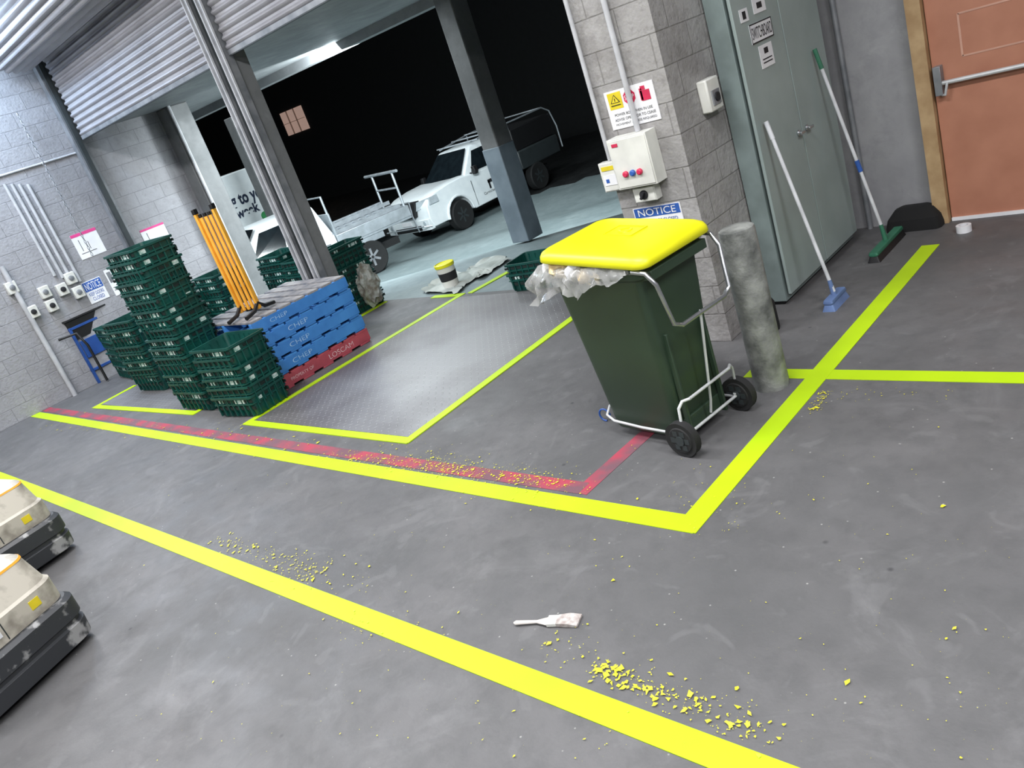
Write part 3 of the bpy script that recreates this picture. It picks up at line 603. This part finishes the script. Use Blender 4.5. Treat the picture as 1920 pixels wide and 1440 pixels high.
def crumple(name,loc,sx,sy,sz,mat,lab,cat,seed=1,sub=3):
    random.seed(seed); bm=bmesh.new(); bmesh.ops.create_icosphere(bm,subdivisions=sub,radius=1)
    vs=[]
    for v in bm.verts:
        k=1+.18*random.uniform(-1,1); vs.append((v.co.x*sx*k,v.co.y*sy*k,max(0,sz*(1+v.co.z*k))))
    fs=[[v.index for v in f.verts] for f in bm.faces]; bm.free(); mb=MB(); mb.add(vs,fs,mat); return mb.obj(name,loc=loc,smooth=25,label=lab,cat=cat)
p=F(706,574); crumple('plastic_wrap',(p.x,p.y,0),.14,.14,.28,m_wrap,'crumpled bag of used plastic wrap beside crates','plastic bag',3)
p=F(848,538); bk=thing('paint_bucket','white paint bucket with yellow lid and black label on drop cloth','bucket',(p.x,p.y,.02))
mb=MB(); mb.lathe([(.095,0),(.112,.24),(.117,.245),(.117,.26)],m_white); mb.obj('bucket_body',bk)
mb=MB(); mb.lathe([(.103,.08),(.1115,.18),(.105,.18),(.095,.08)],m_ink); mb.obj('bucket_label',bk)
mb=MB(); mb.lathe([(.12,.245),(.122,.28),(.108,.285),(.103,.275),(0,.275)],m_lid); mb.obj('bucket_lid',bk)
def cloth(corners,lab,seed,m=m_cloth):
    random.seed(seed); P=[F(*c) for c in corners]; c0=sum(P,Vector())/4; n=30; vs=[];ph=[random.uniform(0,6) for _ in range(6)]
    for i in range(n+1):
        for j in range(n+1):
            u,v=i/n,j/n; q=P[0].lerp(P[1],u).lerp(P[3].lerp(P[2],u),v); e=.08*math.sin(9*u+ph[0])*(1 if v in(0,1) else .4)
            z=.012+.03*abs(math.sin(7*u+5*v+ph[1]+2*math.sin(4*v+ph[2]))*math.sin(11*v-4*u+ph[3]))+random.uniform(0,.008)
            vs.append((q.x-c0.x+e,q.y-c0.y+.07*math.sin(8*v+ph[4]),z))
    fs=[(i*(n+1)+j,(i+1)*(n+1)+j,(i+1)*(n+1)+j+1,i*(n+1)+j+1) for i in range(n) for j in range(n)]
    mb=MB(); mb.add(vs,fs,m); mb.obj('drop_cloth',loc=(c0.x,c0.y,0),smooth=60,label=lab,cat='drop cloth')
cloth([(782,552),(856,555),(900,520),(838,514)],'wrinkled pale drop cloth spread under paint bucket',4)
cloth([(862,518),(905,525),(956,490),(910,488)],'wrinkled cream drop cloth with paint tins',9)
# ------------------------------------------------------------------ left wall fittings
sign('notice_sign','blue and white keep doors closed notice on block wall','X',XL,(151,532),(206,556),m_paper,[(.02,.55,.98,.97,m_blueink)],[('NOTICE',.1,.6,.9,.92,m_paper),('KEEP DOORS',.12,.32,.88,.48,m_blueink),('CLOSED',.2,.1,.8,.26,m_blueink)])
sign('paper_notice','white printed notice sheet on block wall','X',XL,(193,508),(241,545),m_paper,[(.1,.5,.4,.9,m_galv),(.5,.6,.9,.62,m_ink),(.5,.75,.9,.77,m_ink),(.1,.3,.9,.32,m_ink),(.1,.2,.9,.22,m_ink)],())
sign('instruction_sheet','white instruction sheet with pink header on block wall','X',XL,(130,443),(200,470),m_paper,[(0,.88,1,1,m_pink),(.1,.2,.7,.22,m_ink),(.2,.3,.22,.75,m_ink),(.5,.3,.52,.6,m_ink)],())
sign('instruction_sheet','white instruction sheet with pink header beside shutter guide','X',XL,(261,433),(320,447),m_paper,[(0,.88,1,1,m_pink),(.1,.2,.7,.22,m_ink),(.2,.3,.22,.75,m_ink)],())
for k,xx in enumerate((8,22,36,52)):
    a=onX(xx,345,XL+.03); b=onX(xx+88,520+4*k,XL+.03)
    conduit([(XL+.022,a.y,b.z),(XL+.022,a.y,a.z)],.022,'vertical white conduit pipe on block wall')
a=onX(2,500,XL+.04); conduit([(XL+.05,a.y,0.0),(XL+.05,a.y,a.z)],.035,'thick white downpipe on block wall')
a=onX(0,330,XL+.03); conduit([(XL+.014,a.y-1,a.z),(XL+.014,a.y+1.2,a.z)],.014,'thin horizontal conduit on block wall')
for k,(px,py) in enumerate(((82,548),(115,543),(145,548),(95,573),(20,540),(60,585),(130,522))):
    a=onX(px,py,XL); r=thing('wall_switch','small white switch box with round dial on block wall','electrical switch',(XL,a.y,a.z))
    mb=MB(); mb.box((.04,0,0),(.08,.13,.16),m_white); mb.obj('enclosure',r,bevel=.01); mb=MB(); mb.lathe([(.035,.08),(.035,.095),(.02,.1)],m_ink if k%2 else m_galv,axis='x',n=16); mb.obj('switch_dial',r)
a=onX(150,635,XL+.05)
conduit([(XL+.06,a.y-.25,a.z+.1),(XL+.2,a.y-.05,a.z+.1),(XL+.22,a.y,a.z-.1),(XL+.22,a.y,0.02)],.018,'black hose hanging beside trolley and block wall',m_black,'black_hose')
a=onX(20,215,XL+.15); b=onX(160,490,XL+.15)
ch=MB(); L=abs(a.z-b.z); nlk=int(L/.045)
for i in range(nlk):
    T=Matrix.Translation((0,0,-i*.045))@Matrix.Rotation(math.pi/2*(i%2),4,'Z'); ch.tube([(.012*math.cos(q),0,.026*math.sin(q)) for q in [k*math.pi/4 for k in range(9)]],.005,m_galv,n=4,T=T)
ch.obj('hoist_chain',loc=(XL+.15,(a.y+b.y)/2+.1,a.z),smooth=None,label='long steel hoist chain hanging by block wall',cat='chain')
p=F(220,702); tr=thing('utility_trolley','blue metal stand with black bin and papers by block wall','trolley',(p.x-.25,p.y,0),.1)
mb=MB()
for x in(-.2,.2):
    for y in(-.28,.28): mb.box((x,y,.42),(.035,.035,.84),m_trblue)
    mb.box((x,0,.82),(.035,.56,.035),m_trblue); mb.box((x,0,.2),(.035,.56,.035),m_trblue)
for y in(-.28,.28): mb.box((0,y,.82),(.4,.035,.035),m_trblue); mb.box((0,y,.2),(.4,.035,.035),m_trblue)
mb.box((.21,0,.5),(.02,.5,.25),m_trblue); mb.obj('stand_frame',tr,bevel=.003)
mb=MB(); mb.loft([rr(.2,.28,.03,.66),rr(.22,.3,.03,.92),rr(.24,.32,.03,.93),rr(.24,.32,.03,.95),rr(.2,.28,.03,.95),rr(.18,.26,.03,.75)],m_black); mb.obj('bin_tray',tr)
mb=MB(); mb.box((0,.05,.955),(.21,.3,.01),m_paper); mb.obj('paper_stack',tr)
# ------------------------------------------------------------------ electric pallet jacks
def jack(px,py,lab,rz):
    p=F(px,py); r=thing('electric_pallet_jack',lab,'pallet jack',(p.x,p.y,0),rz)
    mb=MB(); mb.loft([rr(.43,.37,.11,.03,n=5),rr(.46,.39,.12,.045,n=5),rr(.465,.395,.12,.14,n=5),rr(.45,.38,.12,.15,n=5),rr(.45,.38,.12,.17,n=5),rr(.465,.395,.12,.18,n=5),rr(.465,.395,.12,.28,n=5),rr(.44,.375,.11,.30,n=5)],m_bump)
    mb.obj('bumper_skirt',r,smooth=30)
    mb=MB(); mb.loft([rr(.42,.36,.10,.302,n=5),rr(.42,.36,.10,.43,n=5),rr(.405,.345,.10,.445,n=5),rr(.36,.325,.09,.60,cx=-.02,n=5),rr(.345,.31,.08,.615,cx=-.03,n=5),rr(.25,.25,.07,.66,cx=-.1,n=5)],m_beige); mb.obj('motor_cover',r,smooth=20)
    mb=MB()
    for k in range(7): mb.box((.18-.04*k,-.361,.37),(.02,.008,.09),m_ink)
    mb.obj('vent_panel',r)
    mb=MB(); mb.box((.42,-.02,.372),(.008,.005,.12),m_darkgrey); mb.obj('panel_seam',r)
    mb=MB(); mb.loft([rr(.11,.20,.03,.60,cx=.12),rr(.10,.19,.03,.69,cx=.08),rr(.07,.16,.02,.71,cx=.05)],m_black); mb.obj('control_panel',r)
    mb=MB(); mb.loft([rr(.17,.36,.03,.05,cx=-.66),rr(.17,.36,.03,.9,cx=-.66),rr(.15,.34,.03,.92,cx=-.66)],m_beige); mb.obj('battery_box',r)
    mb=MB(); mb.lathe([(.15,.655),(.14,.78),(.07,.88)],m_black,n=20,c=(-.14,0,0)); mb.tube([(-.14,0,.82),(-.2,0,1.05),(-.3,0,1.25)],.035,m_black); mb.tube([(-.3,-.16,1.22),(-.3,-.1,1.28),(-.3,.1,1.28),(-.3,.16,1.22)],.022,m_black); mb.obj('tiller_arm',r)
    mb=MB()
    for (y,sx,sz,m,dx) in((-.14,.2,.06,m_paper,0),(-.19,.05,.045,m_blueink,.002),(-.1,.06,.02,m_ink,.002),(.18,.06,.05,m_signyel,0)): mb.box((.421+dx,y,.375),(.006,sx,sz),m)
    mb.obj('label_sticker',r)
    mb=MB(); mb.loft([rr(.366,.330,.09,.588,cx=-.019,n=5),rr(.362,.326,.09,.600,cx=-.02,n=5)],m_barr); mb.obj('trim_stripe',r)
    for s in(-1,1):
        mb=MB(); mb.box((-1.38,s*.2,.07),(1.1,.16,.06),m_black); mb.obj('fork',r)
jack(-10,1278,'beige electric pallet jack with worn black bumper on concrete',math.radians(22))
jack(8,1076,'beige electric pallet jack parked beside another jack',math.radians(10))
p=F(20,796); mb=MB(); mb.loft([rr(.12,.1,.04,0),rr(.13,.11,.04,.06),rr(.11,.09,.04,.1)],m_white); mb.obj('plastic_tub',loc=(p.x,p.y,0),label='small white plastic tub on floor at red line',cat='tub')
# ------------------------------------------------------------------ vehicles
def arc(cx,cz,r,a0,a1,n=10): return [(cx+r*math.cos(math.radians(a0+(a1-a0)*i/n)),cz+r*math.sin(math.radians(a0+(a1-a0)*i/n))) for i in range(n+1)]
def pickup(name,lab,loc,rz,kind,sc=1.0):
    r=thing(name,lab,'ute',loc,rz); r.scale=(sc,sc,sc)
    poly=[(-.95,.42),(-.95,.8),(-.95,1.12),(.95,1.18),(1.2,1.22),(1.75,1.20),(2.25,1.14),(2.48,1.05),(2.58,.92),(2.62,.6),(2.55,.4)]+arc(1.62,.40,.44,0,180)+[(1.1,.36),(-.95,.36)]
    mb=MB(); n=len(poly)
    def ty(x,z,y):
        k=1
        if x>1.7: k-=.09*((x-1.7)/.9)**2
        if z>.85: k-=.05*(z-.85)/.3
        return y*k
    vs=[]
    for y in(-.9,-.8,-.45,.45,.8,.9):
        for x,z in poly:
            zz=z+((.035 if abs(y)<.85 else 0)-(.02 if abs(y)<.5 else 0) if z>1.0 and x>.9 else 0); vs.append((x+(.03 if abs(y)<.5 and x>2.2 else 0),ty(x,z,y),zz))
    fs=[tuple(range(n)),tuple(reversed(range(5*n,6*n)))]
    for q in range(5):
        for i in range(n): fs.append((q*n+i,(q+1)*n+i,(q+1)*n+(i+1)%n,q*n+(i+1)%n))
    mb.add(vs,fs,m_veh); mb.obj('vehicle_body',r,bevel=.02,smooth=50)
    b=[(1.12,-.82,1.16),(1.12,.82,1.16),(-.95,.85,1.12),(-.95,-.85,1.12)]; t=[(.45,-.64,1.76),(.45,.64,1.76),(-.8,.66,1.78),(-.8,-.66,1.78)]; m_=[(.36,-.58,1.82),(.36,.58,1.82),(-.72,.6,1.84),(-.72,-.6,1.84)]
    mb=MB(); mb.loft([b,t,m_],m_veh); mb.obj('cabin',r,bevel=.03,smooth=50)
    def lerp(p,q,u): return tuple(p[i]+(q[i]-p[i])*u for i in range(3))
    def gq(mb,p0,p1,p2,p3,off): mb.add([tuple(Vector(p)+Vector(off)) for p in (p0,p1,p2,p3)],[(0,1,2,3)],m_glass)
    mb=MB(); gq(mb,lerp(b[0],b[1],.05),lerp(b[0],b[1],.95),lerp(t[0],t[1],.93),lerp(t[0],t[1],.07),(.03,0,.03)); mb.obj('windscreen',r,smooth=None)
    for s,(bf,br_,tf,tr_) in((1,(b[1],b[2],t[1],t[2])),(-1,(b[0],b[3],t[0],t[3]))):
        def P(u,v): return lerp(lerp(bf,br_,u),lerp(tf,tr_,u),v)
        mb=MB(); gq(mb,P(.12,.1),P(.48,.1),P(.45,.88),P(.06,.88),(0,s*.025,.0)); mb.obj('side_window',r,smooth=None)
        mb=MB(); gq(mb,P(.53,.1),P(.88,.1),P(.9,.88),P(.51,.88),(0,s*.025,0)); mb.obj('side_window',r,smooth=None)
        mb=MB(); mb.loft([rr(.06,.05,.02,1.16,cx=.85,cy=s*1.0),rr(.07,.06,.02,1.24,cx=.85,cy=s*1.02),rr(.06,.05,.02,1.36,cx=.85,cy=s*1.0)],m_black if kind==2 else m_veh); mb.box((.85,s*.9,1.2),(.04,.2,.03),m_black); mb.obj('wing_mirror',r)
        for dx in(-.05,1.0):
            mb=MB(); mb.box((dx,s*.9,.72),(.013,.008,.64),m_darkgrey); mb.obj('door_seam',r)
        for hx in(.1,-.7):
            mb=MB(); mb.box((hx,s*.905,.96),(.16,.03,.03),m_chrome); mb.obj('door_handle',r)
        mb=MB(); mb.tube([(1.62+.46*math.cos(q),s*.885,.40+.46*math.sin(q)) for q in [math.pi*k/10 for k in range(11)]],.035,m_veh,n=6); mb.obj('wheel_arch',r)
        mb=MB(); mb.add([(2.66,s*.44,.86),(2.63,s*.44,1.06),(2.44,s*.83,1.1),(2.48,s*.86,.93),(2.40,s*.44,.86),(2.40,s*.44,1.06),(2.2,s*.86,1.1),(2.2,s*.88,.93)],[(0,1,2,3),(4,7,6,5),(0,4,5,1),(1,5,6,2),(2,6,7,3),(3,7,4,0)],m_light); mb.obj('headlight',r,smooth=None)
        mb=MB(); mb.box((2.66,s*.66,.55),(.06,.2,.14),m_darkgrey); mb.lathe([(.05,0),(.05,.02)],m_light,axis='x',n=14,c=(2.69,s*.66,.55)); mb.obj('fog_light',r)
    mb=MB(); mb.add([(2.67,-.50,1.09),(2.67,.50,1.09),(2.73,.42,.72),(2.73,-.42,.72),(2.5,-.50,1.09),(2.5,.50,1.09),(2.5,.42,.72),(2.5,-.42,.72)],[(0,1,2,3),(4,7,6,5),(0,4,5,1),(1,5,6,2),(2,6,7,3),(3,7,4,0)],m_black)
    for k in range(4): mb.box((2.715,0,.82+.06*k),(.01,.66,.006),m_darkgrey)
    mb.lathe([(.07,0),(.07,.02)],m_chrome,axis='x',n=18,c=(2.72,0,.93))
    for s in(-1,1): mb.add([(2.735,s*.27,1.07),(2.735,s*.31,1.07),(2.75,s*.13,.77),(2.75,s*.09,.77)],[(0,1,2,3)],m_chrome)
    mb.obj('grille',r,bevel=.01)
    mb=MB(); mb.box((2.62,0,.5),(.16,1.62,.26),m_veh); mb.box((2.705,0,.45),(.02,1.0,.12),m_black); mb.box((2.715,0,.60),(.01,.38,.10),m_paper); mb.obj('front_bumper',r,bevel=.03)
    if kind==2:
        mb=MB()
        for s in(-1,1): mb.tube([(2.78,s*.46,.38),(2.84,s*.48,.8),(2.80,s*.48,1.14)],.018,m_alu); mb.tube([(2.82,s*.48,.50),(2.82,s*.75,.50),(2.68,s*.88,.46)],.016,m_alu)
        mb.tube([(2.80,-.48,1.14),(2.80,.48,1.14)],.018,m_alu); mb.tube([(2.83,-.48,.50),(2.83,.48,.50)],.016,m_alu); mb.obj('bull_bar',r)
    for x,sd in((1.62,1),(1.62,-1),(-1.55,1),(-1.55,-1)):
        mb=MB(); mb.lathe([(.2,-.1),(.34,-.12),(.37,-.09),(.37,.09),(.34,.12),(.2,.1)],m_tyre,axis='y',n=28); mb.lathe([(.21,-.07),(.21,.07)],m_darkgrey if kind==2 else m_galv,axis='y',n=20)
        for k in range(6):
            a=k*math.pi/3; mb.box((0,0,.11),(.05,.21,.16),m_darkgrey if kind==2 else m_galv,T=Matrix.Rotation(a,4,'Y'))
        mb.obj('wheel',r,loc=(x,sd*.8,.37))
    mb=MB(); mb.box((-.2,0,.42),(4.6,.9,.16),m_black); mb.obj('chassis',r)
    if kind==1:
        mb=MB(); mb.box((-1.85,0,.83),(1.8,1.86,.06),m_alu)
        for s in(-1,1): mb.box((-1.85,s*.93,.97),(1.8,.03,.24),m_alu)
        mb.box((-2.74,0,.97),(.03,1.86,.24),m_alu); mb.box((-.98,0,1.2),(.04,1.8,.7),m_alu)
        for s in(-1,1): mb.box((-1.55,s*.86,.74),(.9,.1,.14),m_alu)
        mb.obj('aluminium_tray',r,bevel=.008)
        mb=MB(); mb.tube([(-1.0,-.8,1.5),(-1.0,-.8,1.9),(-1.0,.8,1.9),(-1.0,.8,1.5)],.025,m_alu); mb.obj('front_rack',r)
        for sy,z in((.1,1.22),(-.45,1.14),(.55,1.12)):
            mb=MB()
            for s in(-.22,.22): mb.box((-1.8,s+sy,z),(1.7,.04,.08),m_alu)
            for k in range(9): mb.box((-2.55+.18*k,sy,z),(.04,.44,.04),m_alu)
            mb.obj('ladder_load',r)
        mb=MB()
        for s in(-1,1): mb.tube([(-2.7,s*.5+.35,.85),(-2.7,s*.5+.35,1.85)],.028,m_alu)
        mb.tube([(-2.7,-.5,1.85),(-2.7,1.1,1.85)],.032,m_alu); mb.tube([(-2.7,-.15,1.5),(-2.7,.85,1.5)],.022,m_alu); mb.obj('rear_rack',r)
    else:
        mb=MB(); mb.box((-1.85,0,.95),(1.75,1.8,.5),m_darkgrey); mb.box((-1.85,0,1.5),(1.75,1.7,.6),m_black); mb.obj('canopy_body',r,bevel=.04)
        mb=MB()
        for s in(-1,1):
            mb.tube([(.3,s*.6,1.88),(-.95,s*.75,1.97),(-2.5,s*.82,2.0),(-2.75,s*.85,1.85),(-2.85,s*.88,1.4),(-2.85,s*.88,.8)],.022,m_alu)
            mb.tube([(-1.0,s*.86,.9),(-1.0,s*.78,1.97)],.022,m_alu)
        for x,z in((.2,1.90),(-.4,1.94),(-.95,1.98),(-2.5,2.0)): mb.tube([(x,-.8,z),(x,.8,z)],.02,m_alu)
        mb.obj('ladder_rack',r)
        text('Carmichael Painting',.8,.09,(.3,.912,.58),m_ink,r,rot=(math.pi/2,0,math.pi))
        mb=MB(); mb.box((.3,.911,.84),(.3,.006,.08),m_ink); mb.box((.41,.911,.75),(.06,.006,.2),m_ink); mb.box((.2,.911,.74),(.12,.006,.08),m_ink); mb.obj('door_emblem',r)
    return r
u2=F(878,428,G2)
pickup('pickup_truck','white dual-cab ute with bull bar and ladder rack parked outside',(u2.x-.9,u2.y+1.62,G2),-math.pi/2,2)
u1=F(712,512,G); a1=math.radians(-90-12)
S1=1.0
o=Matrix.Rotation(a1,3,'Z')@Vector((-1.55*S1,.92*S1,0))
pickup('pickup_truck','white ute with aluminium tray carrying ladders parked outside',(u1.x-o.x,u1.y-o.y,G),a1,1,S1)
# delivery truck
TX=-21; tb=onX(515,420,TX)
yl=6.0; yc=tb.y-yl/2+.3; zt=onX(430,326,TX).z-G2
tk=thing('delivery_truck','white delivery truck with grocery lettering parked in dark yard','truck',(TX-1.2,yc,G2))
mb=MB(); mb.box((0,0,(zt+.9)/2),(2.4,yl,zt-.9),m_veh); mb.obj('cargo_box',tk,bevel=.03)
mb=MB(); mb.box((0,-.6,.75),(1.0,yl+1.2,.25),m_black); mb.obj('truck_chassis',tk)
for x in(-1,1):
    for y in(2.2,1.0,-3.6):
        mb=MB(); mb.lathe([(.2,-.13),(.45,-.13),(.48,-.1),(.48,.1),(.45,.13),(.2,.13)],m_tyre,axis='x'); mb.obj('wheel',tk,loc=(x,y,.48))
mb=MB(); mb.loft([[(-1.15,-yl/2-.05,.5),(1.15,-yl/2-.05,.5),(1.15,-yl/2-1.7,.5),(-1.15,-yl/2-1.7,.5)],[(-1.15,-yl/2-.05,1.4),(1.15,-yl/2-.05,1.4),(1.15,-yl/2-1.7,1.4),(-1.15,-yl/2-1.7,1.4)],[(-1.1,-yl/2-.05,2.3),(1.1,-yl/2-.05,2.3),(1.1,-yl/2-1.2,2.3),(-1.1,-yl/2-1.2,2.3)]],m_veh); mb.obj('truck_cab',tk,bevel=.04)
ga=onX(434,384,TX); gb=onX(490,358,TX); wv=gb.y-ga.y; wf=wv*14/7
zz=(ga.z+gb.z)/2-G2
text('bringing to you',wf,.44,(1.21,gb.y+wv*.12-wf/2-yc,zz),m_txtgrey,tk,rot=(math.pi/2,0,math.pi/2),bold=.03)
wa=onX(448,404,TX); wb2=onX(486,388,TX); wv=wb2.y-wa.y
text('every week',wv*2.3,.34,(1.21,wb2.y-wv*1.15-yc,(wa.z+wb2.z)/2-G2),m_txtgrey,tk,rot=(math.pi/2,0,math.pi/2),bold=.03)
q=onX(497,404,TX); mb=MB(); mb.lathe([(.12,0),(.12,.01)],m_wwg,axis='x',n=20); mb.obj('green_emblem',tk,loc=(1.205,q.y-yc,q.z-G2))
pl=26.0; a=onY(523,214,pl); b=onY(579,241,pl)
bd=thing('building_backdrop','dark building with one small lit window, widened as night sky backdrop','building',((a.x+b.x)/2,pl,-1.2))
mb=MB(); mb.box((15,.6,8),(110,1,16),m_dark); mb.obj('backdrop_body',bd)  # body widened far past the window as a dark night backdrop
mb=MB(); wz=(a.z+b.z)/2+1.2; mb.box((0,.06,wz),(b.x-a.x,.06,a.z-b.z),m_lit)
for k in range(1,3): mb.box(((k/3-.5)*(b.x-a.x),.0,wz),(.02,.08,a.z-b.z),m_mull)
mb.box((0,0,wz),(b.x-a.x,.08,.02),m_mull); mb.obj('lit_window',bd)
# ------------------------------------------------------------------ lights
def area(x,y,z,sx,sy,pw,col=(1,1,1),rot=(0,0,0)):
    l=bpy.data.lights.new('area','AREA'); l.shape='RECTANGLE'; l.size=sx; l.size_y=sy; l.energy=pw; l.color=col
    o=bpy.data.objects.new('lamp_or_fill_light',l); bpy.context.collection.objects.link(o); o.location=(x,y,z); o.rotation_euler=rot  # shared by the room lamps and the added fill lights
for x,y,pw in((-10,1.8,195),(-6,1.8,200),(-2,1.8,195),(2,2,270),(-8,-2.5,195),(-3,-2.5,195),(2,-2.5,250)):
    area(x,y,CZ-.2,2.4,.5,pw,(.985,.985,1))
    r=thing('batten_light','white ceiling batten light with glowing tube','ceiling light',(x,y,CZ)); mb=MB(); mb.box((0,0,-.045),(2.4,.2,.09),m_white); mb.obj('lamp_body',r)
    mb=MB(); mb.tube([(-1.15,0,-.11),(1.15,0,-.11)],.025,m_tube); mb.obj('lamp_tube',r)
area(-11.2,3.2,CZ-.25,1.2,.3,140,(.6,.78,1))
C1=(.88,.97,1)
area(-9.4,6.6,zc-.12,2,.1,110,C1); area(-14.5,6.0,zc-.12,2,.1,150,C1)  # added strip lights under the canopy, no fixtures there
area(-9.0,8.1,zc-.25,2.4,.8,820,C1,(math.radians(62),0,math.radians(50)))  # added flood fill to brighten the parked utes
area(-15,12,6.5,4,3,360,C1); area(-22,9,6,3,2,280,C1)  # added overhead fills for the yard, no lamps there
w=bpy.data.worlds.new('night'); bpy.context.scene.world=w; w.use_nodes=True; w.node_tree.nodes['Background'].inputs[0].default_value=(.011,.012,.013,1); w.node_tree.nodes['Background'].inputs[1].default_value=.7
